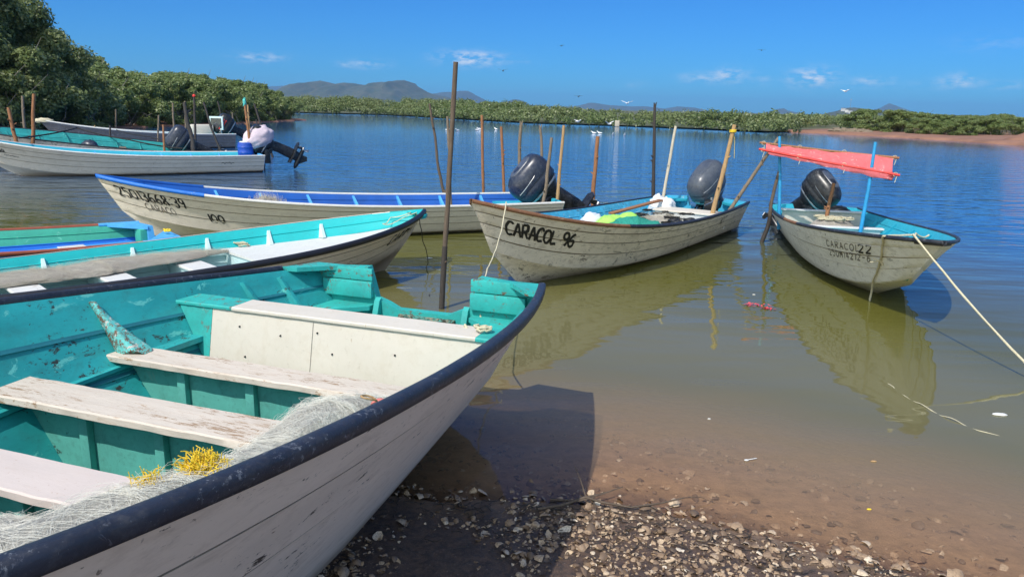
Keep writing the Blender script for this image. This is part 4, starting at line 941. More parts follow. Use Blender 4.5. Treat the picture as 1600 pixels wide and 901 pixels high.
mb = MB(); coil(mb, b.world((.10, .50, .535)), .05, 3, .007, .03, .7, 3); mb.build('rope_tie', MT['yellow'], None, 60, label='yellow tie on the blue stern corner of the small green boat', cat='rope')

# ================================================================ boat 100
b, o = boat('b100', 'long white boat numbered 100 with deep blue inside and a blue bow tip', cw=.70, zc=.05, zf=.14)
b.shell(o, MT['hull_white'], MT['royal'], lap='lap_pale')
for sd_ in (1, -1): b.rail(o, sd_, MT['white'], .022, .024, 0, .80); b.rail(o, sd_, MT['mid_blue'] if sd_ > 0 else MT['royal'], .030, .032, .80, 1, n=20)
b.breasthook(o, MT['royal'], .90, .0, 'bow_cap'); b.transom(o, MT['cyan'], .2, .3)
for x_ in (1.0, 1.8, 2.6, 3.4, 4.2, 5.0, 5.7):
    for sd_ in (1, -1): b.rib(o, MT['sky_blue'], x_, sd_, .06, .62, .12, .09)
b.deck(o, MT['cyan'], .05, .75, .36, .03, 'stern_deck'); b.bulkhead(o, MT['cyan'], .76, .14, .36, .02)
for x0 in (1.9, 3.5, 4.7): b.plank(o, MT['white'], x0, x0+.22, .27, .03)
b.write(o, '25013668:39', 1, 7.14, .30, .16, MT['ink'], w=.145, gap=.13, aspect=.46, wob=.05, seed=2, dv=.02)
b.write(o, 'CARACO', 1, 6.85, .60, .11, MT['ink_faded'], w=.10, gap=.09, aspect=.55, wob=.16, seed=9, name='faded_lettering')
b.write(o, '100', 1, 5.98, .62, .13, MT['ink'], w=.17, gap=.22, aspect=.55, wob=.05, seed=5)
B100 = b
netpile(b, [(4.62,-.05,.46,.10,.05),(4.8,-.05,.46,.24,.13),(5.0,-.05,.47,.26,.16),(5.2,-.03,.48,.12,.06)], 'fishing_net', MT['net_tan'], MT['net_fil_tan'], 260, None, .06, 23, label='small tangle of pale net near the bow of the boat numbered 100', cat='fishing net')
motor(b.world((.08, 0, .42)), b.a, R(54), 1.25, MT['cowl'], MT['cowl_black'], 'large navy outboard tipped forward on the stern of the boat numbered 100')

# ================================================================ Caracol 96
b, o = boat('b96', 'weathered white boat lettered with 96, pale blue inside and full of nets', cw=.68, zc=.05, zf=.16)
b.shell(o, MT['hull_old'], MT['cyan_worn'], 56)
b.rail(o, 1, MT['rubber'], .022, .026, 0, .70); b.rail(o, 1, MT['rust_wood'], .022, .024, .70, 1, n=30)
b.rail(o, -1, MT['black_rail'], .014, .018, 0, .78); b.rail(o, -1, MT['rust_wood'], .020, .022, .78, 1, n=20)
b.transom(o, MT['cyan_worn'], .2, .3); b.breasthook(o, MT['hull_old'], .90, .002, 'bow_cap')
for x_ in (.9, 1.7, 2.5, 3.3, 4.1, 4.9):
    for sd_ in (1, -1): b.rib(o, MT['cyan_worn'], x_, sd_, .08, .8, .10, .055)
b.deck(o, MT['cyan'], .05, .62, .33, .03, 'stern_deck'); b.bulkhead(o, MT['cyan'], .63, .16, .33, .02)
mb = MB(); mb.prism([(.0, -.80), (.42, -.84), (.34, -.58), (.10, -.34), (.0, -.34)], lambda p: (p[0], p[1], .46), lambda p: (p[0], p[1], .50)); mb.build('corner_seat', MT['cyan'], o)
mb = MB(); mb.prism([(.0, .80), (.42, .84), (.34, .58), (.10, .34), (.0, .34)], lambda p: (p[0], p[1], .46), lambda p: (p[0], p[1], .50)); mb.build('corner_seat', MT['cyan'], o)
b.bulkhead(o, MT['white'], 1.10, .16, .42, .03, 'box_back', y0=-.35, y1=.75); b.bulkhead(o, MT['white'], 1.52, .16, .42, .03, 'box_front', y0=-.35, y1=.75); b.plank(o, MT['bulk_white'], 1.08, 1.57, .45, .03, 'box_lid', y0=-.38, y1=.78)
b.bulkhead(o, MT['white'], 3.02, .16, .37, .03, 'bulkhead'); b.plank(o, MT['white'], 2.92, 3.06, .395, .025)
b.write(o, 'CARACOL 96', 1, 7.02, .36, .175, MT['ink'], w=.19, gap=.03, aspect=.56, wob=.14, slant=.12, seed=11, dv=.02)
b.write(o, 'ALT', 1, 1.75, .28, .12, MT['ink'], w=.12, gap=.12, aspect=.6, wob=.1, seed=3, name='stern_lettering')
B96 = b
motor(b.world((.0, .04, .40)), b.a-.25, R(38), 1.18, MT['cowl_grey'], MT['cowl_black'], 'shiny dark grey outboard at the stern of the weathered boat lettered 96', steer=0)
def pile(name, parts, mat, label, cat, sm=60, bb=None):
    bb = bb or b; mb = MB()
    for i, (c, d) in enumerate(parts): blob(mb, c, d, i*3.1+len(label), 22, .22, 2.6)
    oo = mb.build(name, mat, None, sm, label=label, cat=cat); oo.location = (bb.x, bb.y, 0); oo.rotation_euler = (0, 0, bb.a); return oo
pile('sack', [((3.28, -.66, .38), (.24, .15, .15))], MT['bag'], 'white cloth sack lying against the far side of the boat lettered 96', 'sack')
pile('plastic_bag', [((.95, -.56, .42), (.20, .15, .20)), ((.78, -.44, .40), (.17, .16, .16)), ((1.05, -.36, .46), (.13, .12, .14))], MT['bag'], 'crumpled white plastic bag heap near the stern of the boat lettered 96', 'plastic bag')
pile('cloth', [((3.22, -.36, .38), (.30, .20, .13)), ((2.98, -.18, .46), (.18, .14, .08))], MT['lime'], 'lime green cloth beside the dark green net in the boat lettered 96', 'cloth')
netpile(b, [(3.75,-.35,.30,.12,.08),(3.55,-.10,.32,.34,.20),(3.35,.15,.32,.38,.22),(3.20,.42,.32,.30,.18),(3.10,.62,.32,.1,.06)], 'fishing_net', MT['green_net'], MT['green_net'], 240, None, .02, 31, label='dark green net pile in the middle of the boat lettered 96', cat='fishing net')
netpile(b, [(2.85,-.2,.20,.30,.15),(2.5,.0,.20,.55,.20),(2.1,.1,.20,.6,.22),(1.75,.15,.22,.5,.18)], 'fishing_net', MT['net_tan'], MT['net_fil_tan'], 420, None, .04, 37, label='tan net and rope heap behind the white box in the boat lettered 96', cat='fishing net')
mb = MB()
rr = random.Random(5)
for i in range(16): coil(mb, b.world((rr.uniform(1.6, 2.75), rr.uniform(-.4, .55), .38+rr.uniform(0, .06))), rr.uniform(.07, .16), 2, .009, .03, rr.uniform(.4, .9), i)
mb.build('rope_heap', MT['black_rope'], None, 60, label='dark tangled ropes lying on the tan net in the boat lettered 96', cat='rope')
for i, (x_, y_) in enumerate(((2.95, .62), (2.55, .66), (2.78, .50))):
    p = b.world((x_, y_, .46)); mb = MB(); mb.tube([p+Vector((.07*math.cos(a), .07*math.sin(a), .01*math.sin(2*a))) for a in np.linspace(0, 6.28, 16)], .028, 8)
    mb.build('net_ring', MT['black'], None, 60, label='black ring float by the near edge of the boat lettered 96', cat='float', group='black ring floats in the boat lettered 96')
mb = MB(); a_ = b.world((2.7, -.62, .46)); c_ = b.world((1.15, -.42, .56)); mb.box((0, 0, 0), ((c_-a_).length, .10, .03), None, .006); oo = mb.build('board', MT['wood_red'], None, 30, label='red-brown board lying along the boat lettered 96', cat='plank')
oo.location = (a_+c_)/2; oo.rotation_euler = (c_-a_).to_track_quat('X', 'Z').to_euler()
p = b.world((.55, .30, .36)); fo = empty('fuel_tank', p, b.a+.3, label='small dark fuel tank with hoses behind the grey outboard\'s foot', cat='fuel tank')
mb = MB(); mb.box((0, 0, .11), (.34, .26, .20), None, .05); mb.build('tank', MT['black'], fo, 50); mb = MB(); mb.tube([(0,0,.2),(0,0,.26)], .03, 10); mb.tube([(.05,0,.2),(.2,.1,.3),(.3,.0,.2),(.45,-.1,.16)], .011, 6); mb.build('hose', MT['metal'], fo, 50)

# ================================================================ Caracol 22
b, o = boat('b22', 'grey-white boat lettered with 22 under a red awning at the right', cw=.66, zc=.05, zf=.16)
b.shell(o, MT['hull_grey'], MT['cyan'], 56, lap='lap_pale', laps=(1,))
b.rail(o, -1, MT['rubber'], .020, .026, 0, .42); b.rail(o, -1, MT['rust_wood'], .020, .022, .42, .56, n=12); b.rail(o, -1, MT['rubber'], .018, .022, .56, 1, n=30); b.rail(o, 1, MT['rubber'], .016, .020, 0, 1)
b.transom(o, MT['cyan'], .16, .3); b.breasthook(o, MT['wood_dark'], .955, .012, 'bow_cap', .05, .1)
b.deck(o, MT['cyan'], .05, .5, .38, .03, 'stern_deck'); b.bulkhead(o, MT['cyan'], .51, .16, .38, .02)
b.bulkhead(o, MT['bulk_white'], .95, .16, .50, .03, 'box_back', y0=-.66, y1=.6); b.plank(o, MT['white'], .93, 1.05, .53, .025, 'box_lid', y0=-.7, y1=.64)
b.bulkhead(o, MT['white'], 1.85, .16, .36, .03, 'box_front'); b.plank(o, MT['white'], 1.78, 1.92, .385, .025, 'box_lid')
for x_ in (1.4, 2.3, 3.2, 4.1): b.rib(o, MT['cyan'], x_, 1, .1, .7, .07, .05)
b.deck(o, MT['cyan'], 3.4, 5.9, .44, .03, 'foredeck', rise=.20); b.bulkhead(o, MT['cyan'], 3.42, .16, .45, .02)
b.write(o, 'CARACOL', -1, 4.90, .27, .085, MT['ink_faded'], w=.16, gap=.45, aspect=1.0, wob=.12, seed=21, name='faded_lettering')
b.write(o, '22', -1, 5.70, .27, .10, MT['ink'], w=.20, gap=.4, aspect=1.05, wob=.06, seed=20)
b.write(o, '250M14212-6', -1, 4.92, .45, .09, MT['ink_faded'], w=.17, gap=.40, aspect=.74, wob=.08, seed=22, name='number')
b.write(o, 'CAR', 1, 6.15, .30, .10, MT['ink_faded'], w=.12, gap=.1, aspect=.6, wob=.1, seed=24, name='faded_lettering')
b.write(o, '250M14', 1, 6.05, .47, .10, MT['ink_faded'], w=.14, gap=.06, aspect=.5, wob=.1, seed=25, name='number')
B22 = b
motor(b.world((-.02, .0, .42)), b.a+.75, R(46), 1.04, MT['cowl_black'], MT['cowl_black'], 'black outboard at the stern of the boat with the red awning')
MT['awning_cloth'] = paint('awning_cloth', (.62,.13,.14), .16, (.35,.05,.06), .06, (.74,.30,.29), .03, .25, (.40,.10,.10), .8, 2.5)
# awning of the boat
aw = empty('awning', (0, 0, 0)); aw.parent = o
def wl(w): # world -> boat
    c, s_ = math.cos(b.a), math.sin(b.a); dx, dy = w.x-b.x, w.y-b.y; return Vector((c*dx+s_*dy, -s_*dx+c*dy, w.z))
pA = wl(at(1217, 345, None, 12.55)); pA2 = wl(at(1218, 213, None, 12.6)); pB = wl(at(1346, 352, None, 11.75)); pB2 = wl(at(1368, 222, None, 11.7))
for q0, q1 in ((pA, pA2), (pB, pB2)):
    mb = MB(); q0 = q0.copy(); d_ = (q1-q0); q0 -= d_*.10; mb.tube([q0, q0+(q1-q0)*.5+Vector((.01, .01, 0)), q1], [.030, .027, .022], 10); mb.build('post', MT['blue_post'], aw, 60)
bL, bR = wl(at(1187, 223, None, 12.9)), wl(at(1405, 247, None, 12.1)); fL, fR = wl(at(1186, 233, None, 12.4)), wl(at(1406, 274, None, 11.5))
for q0, q1 in ((bL, bR), (fL, fR)): mb = MB(); mb.tube([q0, q0.lerp(q1, .5)+Vector((0, 0, -.01)), q1], .019, 8); mb.build('crossbar', MT['red'] if q0 is fL else MT['wood_red'], aw, 60)
V = []; F = []; nu, nv = 110, 44
for i in range(nu+1):
    u = i/nu; f = .05+.91*u; a_, c_ = bL.lerp(bR, f), fL.lerp(fR, f); g_ = 0      # bunched where it is tied
    for j in range(nv+1):
        v_ = j/nv; W_ = .55+.45*u**1.3-.22*math.exp(-((u-.30)/.12)**2); q_ = a_.lerp(c_, (1-W_)*.75+v_*W_*1.06-.03); sag = -.21*math.sin(math.pi*v_)*(.12+.88*u)-.03*v_*max(0, noise.noise(Vector((u*9, 2, 2))))*(1-.4*g_)
        fold = .016*math.sin(v_*26+u*6)*(1-u*.4)+.010*math.sin(v_*9-u*15)+.03*noise.noise(Vector((u*5, v_*6, 1)))+.008*noise.noise(Vector((u*24, v_*14, 5)))
        if v_ > .86: sag -= .06*(v_-.86)/.14
        V.append(q_+Vector((0, 0, sag+fold+.022)))
for i in range(nu):
    for j in range(nv): k_ = i*(nv+1)+j; F.append((k_, k_+1, k_+nv+2, k_+nv+1))
n_ = len(V); V2 = V+[p_-Vector((0, 0, .004)) for p_ in V]; F2 = F+[tuple(n_+q_ for q_ in f_[::-1]) for f_ in F]
mesh_obj('cloth', V2, F2, MT['awning_cloth'], aw, 180)
for f_ in (.03, .30, .62, .97):
    for q0, q1 in ((bL, bR), (fL, fR)):
        c_ = q0.lerp(q1, f_); mb = MB(); mb.tube([c_+Vector((.012*math.sin(a*2), .030*math.cos(a), .030*math.sin(a))) for a in np.linspace(0, 12.5, 26)]+[c_+Vector((.02, 0, -.12))], .005, 4); mb.build('cord', MT['rope'], aw, 60)
mb = MB()
rings = []
for i in range(40):
    u = i/39; c_ = fL.lerp(fR, .08+.86*u)+Vector((0, 0, -.03)); r_ = .018+.045*u+.008*math.sin(u*30); rings.append([c_+Vector((0, r_*math.cos(a), r_*math.sin(a)*(1+.2*math.sin(5*a+u*20)))) for a in np.linspace(0, 2*math.pi, 14, endpoint=False)])
mb.loft(rings); mb.build('rolled_edge', MT['awning_cloth'], aw, 70)
mb = MB(); blob(mb, (0, 0, 0), (.20, .14, .12), 3, 18, .2, 2.5); oo = mb.build('cooler_bag', MT['black'], None, 60, label='dark bundle on the stern deck beside the black outboard', cat='bundle'); oo.location = b.world((.55, .34, .44))
mb = MB()
for i in range(7): coil(mb, b.world((1.3+.05*i, -.1+.13*(i % 4), .44)), .10, 3, .010, .05, .7, i)
mb.build('rope_heap', MT['rope'], None, 60, label='yellowish rope heap inside the white box of the boat lettered 22', cat='rope')
mb = MB(); blob(mb, (0, 0, 0), (.40, .30, .28), 6, 20, .1, 2); oo = mb.build('sack', MT['net_tan'], None, 60, label='tan sack under the rope heap in the boat lettered 22', cat='sack'); oo.location = b.world((1.42, .08, .20))
# mooring lines of the boat
p0 = b.world((6.05, -.36, .99)); p1 = b.world((6.6, -.10, 1.02))
ropeline('mooring_rope', [b.world((6.0, .12, .90)), b.world((6.15, -.05, .93)), at(1428, 366, None, 7.35), at(1600, 565, None, 6.0), at(1800, 797, None, 5.1)], .010, MT['rope'], .03, 10, .008, label='pale rope running from the boat lettered 22 to the lower right', cat='rope')
hp = lambda t_, v_: b.world((lambda q: (q.x, -q.y, q.z))(b.out(t_, v_, .03)))
ropeline('bow_rope', [b.world((5.95, .0, .88)), hp(.905, -.02), hp(.903, .25), hp(.90, .5), hp(.895, .75), hp(.89, 1.0), hp(.888, 1.1)+Vector((0, -.02, -.12)), hp(.888, 1.1)+Vector((0, -.02, -.50))], .011, MT['rope'], 0, 8, .012, label='frayed tan rope hanging over the bow of the boat lettered 22 into the water', cat='rope')
mb = MB(); rr = random.Random(8); c_ = hp(.90, .5)
for i in range(16): mb.tube([c_, c_+Vector((rr.gauss(0, .05), rr.gauss(0, .03), rr.gauss(-.01, .03)))], .006, 4)
mb.build('rope_knot', MT['rope'], None, 50, label='knot in the frayed rope over the bow of the boat lettered 22', cat='rope')

# ================================================================ far boats at the left
b, o = boat('bA', 'nearest of the three far left boats, white hull with cyan and blue inside', cw=.72, zc=.05, zf=.14)
b.shell(o, MT['hull_white'], MT['cyan'], lap='lap_pale', min2=MT['sky_blue'], split=.42)
for sd_ in (1, -1): b.rail(o, sd_, MT['white'], .022, .022, 0, 1)
b.transom(o, MT['sky_blue'], .2, .3)
for x_ in (.9, 1.75, 2.6, 3.5, 4.4, 5.3):
    for sd_ in (1, -1): b.rib(o, MT['sky_blue'], x_, sd_, .1, .7, .10, .08)
for x0 in (1.6, 3.3, 5.0): b.plank(o, MT['white'], x0, x0+.22, .36, .03)
b.deck(o, MT['cyan'], .05, .7, .42, .03, 'stern_deck')
b.write(o, '~~', 1, 1.3, .45, .12, MT['ink'], w=.12, gap=.1, aspect=1.5, wob=.1, seed=1, name='small_mark'); b.write(o, 'CAR', 1, 6.9, .35, .10, MT['ink'], w=.16, gap=.06, seed=2); b.write(o, '~~~~', 1, 6.8, .52, .08, MT['ink_faded'], w=.14, gap=.05, aspect=1., seed=3, name='faded_lettering')
BA = b
mo = motor(b.world((-.34, 0, .56)), b.a, R(62), 1.25, MT['cowl_black'], MT['cowl_black'], 'outboard tipped far up and wrapped in cloth, its black leg sticking out right')
mb = MB(); blob(mb, (0, 0, 0), (.50, .36, .36), 9, 26, .12, 2.2, False); oo = mb.build('engine_cover', MT['pink_cloth'], None, 60, label='lilac grey cloth draped over the tipped outboard of the nearest far left boat', cat='cloth')
q_ = Matrix.Rotation(b.a, 3, 'Z') @ Matrix.Rotation(R(62), 3, 'Y') @ Vector((-.17, 0, .32)); oo.location = b.world((-.34, 0, .56))+q_*1.25+Vector((.0, -.02, .05)); oo.rotation_euler = (0, .55, b.a)
p = b.world((.34, .12, .43)); fo = empty('plastic_drum', p, 0, label='blue plastic drum at the stern of the nearest far left boat', cat='drum')
mb = MB(); rg = lambda z, r: [(r*math.cos(a), r*math.sin(a), z) for a in np.linspace(0, 2*math.pi, 24, endpoint=False)]
mb.loft([rg(0, .20), rg(.02, .22), rg(.12, .23), rg(.14, .24), rg(.16, .23), rg(.28, .23), rg(.30, .24), rg(.32, .23), rg(.42, .22), rg(.44, .19)]); mb.build('body', MT['blue_drum'], fo, 40); mb = MB(); mb.loft([rg(.441, .17), rg(.47, .165)]); mb.build('lid', MT['white'], fo, 40)

b, o = boat('bB', 'middle one of the three far left boats, turquoise inside and mostly hidden', cw=.72, zc=.05, zf=.14)
o.rotation_euler = (R(-8), 0, b.a)      # it lists towards the camera
b.shell(o, MT['hull_old'], MT['turq'])
for sd_ in (1, -1): b.rail(o, sd_, MT['black_rail'], .02, .02, 0, 1)
b.transom(o, MT['turq'], .2, .3)
for x_ in (.8, 1.5, 2.2, 2.9, 3.6, 4.4, 5.2):
    for sd_ in (1, -1): b.rib(o, MT['turq'], x_, sd_, .1, .7, .09, .06)
b.plank(o, MT['wood'], 1.9, 2.1, .45, .03); b.plank(o, MT['wood'], 3.3, 3.5, .55, .03)
BB = b
motor(b.world((.10, 0, .40)), b.a, R(58), 1.30, MT['cowl'], MT['cowl_black'], 'grey-blue outboard tipped over between the far left boats')
mb = MB()
for i in range(5): mb.box((3.9+.02*i, -.35+.17*i, .60), (2.2, .15, .04), None, .006)
oo = mb.build('board_stack', MT['wood_pale'], None, 30, label='pale boards laid along the middle far left boat', cat='boards'); oo.location = (b.x, b.y, 0); oo.rotation_euler = (0, 0, b.a)
p = b.world((3.0, .25, .60)); mb = MB(); blob(mb, (0, 0, 0), (.26, .2, .22), 3, 16, .15); oo = mb.build('sack', MT['cowl'], None, 60, label='dark blue bundle at the end of the pale boards', cat='sack'); oo.location = p

b, o = boat('bC', 'farthest left boat, dark grey hull with a raised bow near the mangroves', cw=.72, zc=.05, zf=.14)
MT['hull_dark'] = paint('hull_paint_dark', (.22,.20,.20), .15, (.05,.04,.04), .08, (.38,.36,.34), .02, .5, (.08,.07,.06), .6, 1.2)
b.shell(o, MT['hull_dark'], MT['cyan'])
for sd_ in (1, -1): b.rail(o, sd_, MT['white'], .028, .028, 0, 1)
b.transom(o, MT['cyan'], .2, .3); b.breasthook(o, MT['wood'], .93, .01, 'bow_cap')
for x_ in (1.4, 2.6, 3.8, 5.0):
    for sd_ in (1, -1): b.rib(o, MT['white'], x_, sd_, .1, .7, .09, .10)
b.plank(o, MT['white'], 1.2, 1.5, .5, .03); b.plank(o, MT['white'], 4.2, 4.4, .5, .03)
motor(b.world((-.04, 0, .55)), b.a, R(58), 1.45, MT['cowl_black'], MT['cowl_black'], 'black outboard with a red stripe on the farthest left boat', stripe=MT['red'])
p = b.world((1.25, -.1, .50)); mb = MB(); mb.box((0, 0, .28), (.95, .55, .5), None, .08); oo = mb.build('cooler', MT['bulk_white'], None, 40, label='cream coloured cooler box in the farthest left boat', cat='cooler'); oo.location = p; oo.rotation_euler = (0, 0, b.a)
p = b.world((.62, .1, .55)); fo = empty('console_screen', p, b.a+.5, label='small framed screen standing beside the cream cooler', cat='windscreen')
mb = MB(); mb.box((0, 0, .55), (.05, .78, .60), None, .01); mb.build('frame', MT['pale_aqua'], fo, 40); mb = MB()
for k_ in (-1, 1): mb.box((.03*k_, 0, .55), (.012, .62, .44)); 
mb.build('pane', MT['glass'], fo); mb = MB(); mb.box((0, .25, .1), (.05, .05, .32)); mb.box((0, -.25, .1), (.05, .05, .32)); mb.build('stand', MT['metal'], fo)
p = b.world((7.45, .0, 1.12)); mb = MB(); blob(mb, (0, 0, 0), (.40, .20, .14), 3, 16, .25); oo = mb.build('rope_bundle', MT['rope'], None, 60, label='tan rope bundle hung over the raised bow of the farthest left boat', cat='rope'); oo.location = p; oo.rotation_euler = (0, 0, b.a)
# ================================================================ poles in the water and in the boats
def pole(top, bot, y, r, mat, label, z0=None, dy=0., crook=.02, taper=.75, seed=0, tip=None, group='mooring poles standing around the boats', dark=False):
    """crooked natural pole; top and bottom are where it shows in the photo, y its distance"""
    if y is None: b0 = at(*bot, 0.0); y = b0.y
    b0 = at(*bot, None, y); t0 = at(*top, None, y+dy); rr = random.Random(seed); d = t0-b0
    ext = b0-d*((b0.z-(-.35 if z0 is None else z0))/d.z) if d.z > 0 else b0
    n = 14; P_ = []; rad = []
    ax = Vector((1, .3, 0)); L = (t0-ext).length
    for i in range(n+1):
        f = i/n; q = ext.lerp(t0, f); k = crook*L*(noise.noise(Vector((f*2.4+seed*3.7, seed, 0)))*math.sin(math.pi*f)*1.4+.25*noise.noise(Vector((f*9, seed, 4)))*math.sin(math.pi*f))
        P_.append(q+ax*k); rad.append(r*(1-(1-taper)*f)*(1+.12*noise.noise(Vector((f*13, seed, 9)))))
    o = empty('mooring_pole', (ext.x, ext.y, 0), 0, label=label, cat='pole', group=group)
    off = Vector((ext.x, ext.y, 0)); mb = MB(); mb.tube([p-off for p in P_], rad, 9)
    for k in range(2+seed % 3):
        f = rr.uniform(.2, .9); q = ext.lerp(t0, f)-off; a = rr.uniform(0, 6.28); mb.tube([q, q+Vector((math.cos(a)*r*1.9, math.sin(a)*r*1.9, r*1.1))], [r*.55, r*.2], 5)
    if tip == 'fork':
        mb.tube([t0-off-Vector((0, 0, .03)), t0-off+Vector((-.02, 0, .09))], [r*.6, r*.25], 5); mb.tube([t0-off-Vector((0, 0, .03)), t0-off+Vector((.035, .01, .10))], [r*.6, r*.2], 5)
    mb.build('shaft', mat, o, 60)
    if dark:
        mb = MB(); m0 = int(n*dark); mb.tube([p-off for p in P_[:m0+1]], [q*1.03+.0015 for q in rad[:m0+1]], 9); mb.build('wet_end', MT['wood_dark'], o, 60)
    if tip == 'rag':
        mb = MB(); blob(mb, t0-off, (.05, .05, .13), 3, 12, .5, 5, False); mb.build('rag', MT['rag'], o, 60)
    if tip == 'yellow':
        q = P_[-2]-off; mb = MB(); mb.tube([q+Vector((r*1.2*math.cos(a), r*1.2*math.sin(a), .006*a/3)) for a in np.linspace(0, 19, 40)], .009, 5); mb.tube([q, q+Vector((.04, 0, -.10)), q+Vector((.06, .0, -.42))], .004, 4); mb.build('tie', MT['yellow'], o, 60)
    if tip == 'red':
        mb = MB(); blob(mb, t0-off, (.07, .05, .07), 3, 10, .2, 3, False); mb.build('cap', MT['red'], o, 60)
    return o
W_ = MT['wood']; WD = MT['wood_dark']; WR = MT['wood_red']; WB = MT['bamboo']; WP = MT['wood_pale']
MT['wood_mid'] = plain('brown_grey_pole', (.115, .085, .062), .85, 0, .35, 14, .6, 0, (4,4,.6))
pole((712,97), (690,482), None, .029, MT['wood_mid'], 'tallest dark pole, in the water just behind the near boat', crook=.006, taper=.85, seed=1, dark=.36)
pole((671,162), (694,305), 17.0, .036, MT['wood_mid'], 'slanting dark pole left of the tallest one', crook=.03, seed=2, taper=.7)
pole((699,182), (705,318), 13.6, .026, W_, 'thin grey pole half hidden behind the tallest one', z0=.14, seed=3, taper=.9)
pole((753,180), (755,303), 15.4, .030, WR, 'straight thin red-brown pole behind the boat numbered 100', seed=4, crook=.004, taper=.95)
pole((783,198), (788,300), 15.8, .032, WR, 'shorter red-brown pole right of the straight thin one', seed=5, crook=.008, taper=.9)
pole((814,196), (811,245), 16.5, .045, W_, 'grey pole with a splintered top rising behind the navy outboard', seed=6, tip='fork')
pole((844,202), (852,275), 16.0, .036, W_, 'grey crooked pole just right of the navy outboard', seed=7, crook=.03, tip='fork')
pole((862,215), (849,316), 13.25, .034, W_, 'grey knotty pole in front of the navy outboard\'s leg', z0=.3, seed=8, crook=.02)
pole((881,196), (871,310), 13.7, .034, WB, 'tan pole with a hooked top right of the grey knotty one', z0=.3, seed=9, crook=.012, tip=None)
pole((934,213), (926,308), 15.6, .046, MT['wood_red'], 'thick wavy brown pole alone in the gap between the two outboards', seed=10, crook=.05, taper=.85)
pole((1023,167), (1021,298), 17.5, .048, WD, 'black forked pole behind the boat lettered 96', seed=11, crook=.008, tip='fork', taper=.6)
pole((1056,197), (1037,304), 13.9, .030, WP, 'whitish peeled pole at the stern of the boat lettered 96', z0=.3, seed=12, crook=.006, taper=.85)
pole((1148,195), (1112,340), 12.7, .042, WB, 'tan pole with a yellow tie in front of the grey outboard', z0=.2, seed=13, crook=.012, taper=.8, tip='yellow')
pole((1217,215), (1137,333), 13.0, .034, MT['wood'], 'pole slanting right from the stern corner of the boat lettered 96', z0=.3, seed=14, crook=.01, taper=.8)
pole((1219,262), (1190,378), None, .036, MT['wood_mid'], 'crooked dark pole in the water between the two lettered boats', seed=15, crook=.05, taper=.7, dark=.55)
pole((1303,286), (1289,350), 12.4, .036, MT['wood_red'], 'short brown pole standing inside the boat lettered 22', z0=.2, seed=16, crook=.015)
pole((13,168), (27,230), 22.2, .060, MT['wood_red'], 'leaning brown pole at the far left edge', z0=.3, seed=17, crook=.02)
pole((53,147), (51,224), 22.6, .060, MT['wood_red'], 'upright brown pole second from the left edge', z0=.3, seed=18, crook=.01)
pole((382,160), (393,243), 23.75, .046, MT['wood_red'], 'brown pole with a turquoise rag at the stern of the nearest far left boat', z0=.5, seed=19, crook=.01, tip='rag')
pole((387,164), (393,240), 23.95, .036, WB, 'thin tan pole tied beside the brown pole with the rag', z0=.5, seed=20, crook=.01)
pole((397,162), (415,214), 30.0, .050, WD, 'dark slanting pole beyond the wrapped outboard', seed=21, crook=.01)
pole((288,160), (302,233), 24.2, .085, WD, 'thick dark twisted pole in front of the grey-blue outboard', seed=22, crook=.04, taper=.6)
pole((303,150), (305,205), 33.0, .055, WD, 'dark pole with a red tip above the outboards', seed=23, crook=.01, tip='red')
pole((318,160), (343,233), 24.6, .040, WD, 'long thin dark pole slanting between the far left boats', seed=24, crook=.02)
pole((270,161), (272,206), 38.0, .055, W_, 'thin grey pole in front of the shrubs left of the outboards', seed=25, crook=.01)
pole((289,158), (290,205), 37.0, .050, W_, 'grey pole close beside the thick twisted one', seed=26, crook=.01)
pole((248,180), (247,222), 31.0, .042, W_, 'short thin pole behind the middle far left boat', seed=27, crook=.02)
pole((255,195), (257,234), 23.9, .040, MT['wood_red'], 'short brown post against the hull of the farthest left boat', seed=28, crook=.01)
pole((340,158), (347,190), 39.0, .050, WD, 'dark pole standing behind the farthest left boat\'s outboard', seed=29, crook=.02)
pole((363,176), (365,200), 40.0, .040, W_, 'short grey stake right of the farthest outboard', seed=30, crook=.01)
pole((181,171), (181,205), 44.0, .055, W_, 'thin pale pole before the mangroves left of the shrubs', seed=31, crook=.01)
pole((148,196), (149,208), 32.5, .045, WB, 'short tan stake inside the farthest left boat', seed=32, z0=.2)
pole((172,196), (172,216), 30.0, .045, WD, 'short dark stake behind the turquoise boat', seed=33)
pole((35,150), (38,196), 30.0, .060, W_, 'pale crooked pole under the tall trees at the left edge', seed=34, crook=.03)
pole((394,190), (397,210), 44.0, .050, WD, 'short dark stake by the water right of the rag pole', seed=35)
pole((400,187), (405,208), 45.0, .045, WD, 'thin slanted stake farthest right of the left group', seed=36)

# ropes tying boats
ropeline('mooring_rope', [at(791, 316, None, 8.25), at(782, 365, None, 7.6), at(762, 420, None, 6.6), at(741, 470, None, 5.4), B1.world((.03, .42, .80)), B1.world((.12, .46, .70)), B1.world((.9, .62, .90)), B1.world((1.08, .74, 1.0)), B1.world((1.12, .84, 1.0))], .0065, MT['rope'], .03, 10, .006,
         label='pale rope tied from the near boat\'s stern to the bow of the boat lettered 96', cat='rope')
mb = MB(); coil(mb, B1.world((1.14, .86, 1.0)), .045, 3, .006, .02, .6, 3); mb.build('rope_knot', MT['rope'], None, 60, label='loose rope loop on the right end of the white box lid', cat='rope')
ropeline('mooring_rope', [BA.world((6.2, -.3, 1.0)), at(120, 200, None, 26), at(200, 218, None, 25), at(285, 232, None, 25.2)], .022, MT['black_rope'], .04, 10, .0, label='black line running across the far left boats to the grey-blue outboard', cat='rope')
ropeline('mooring_rope', [at(182, 203, None, 31), at(235, 214, None, 28), at(280, 222, None, 25.6)], .020, MT['black_rope'], .04, 10, .0, label='black line from the farthest left boat down to the middle one', cat='rope')

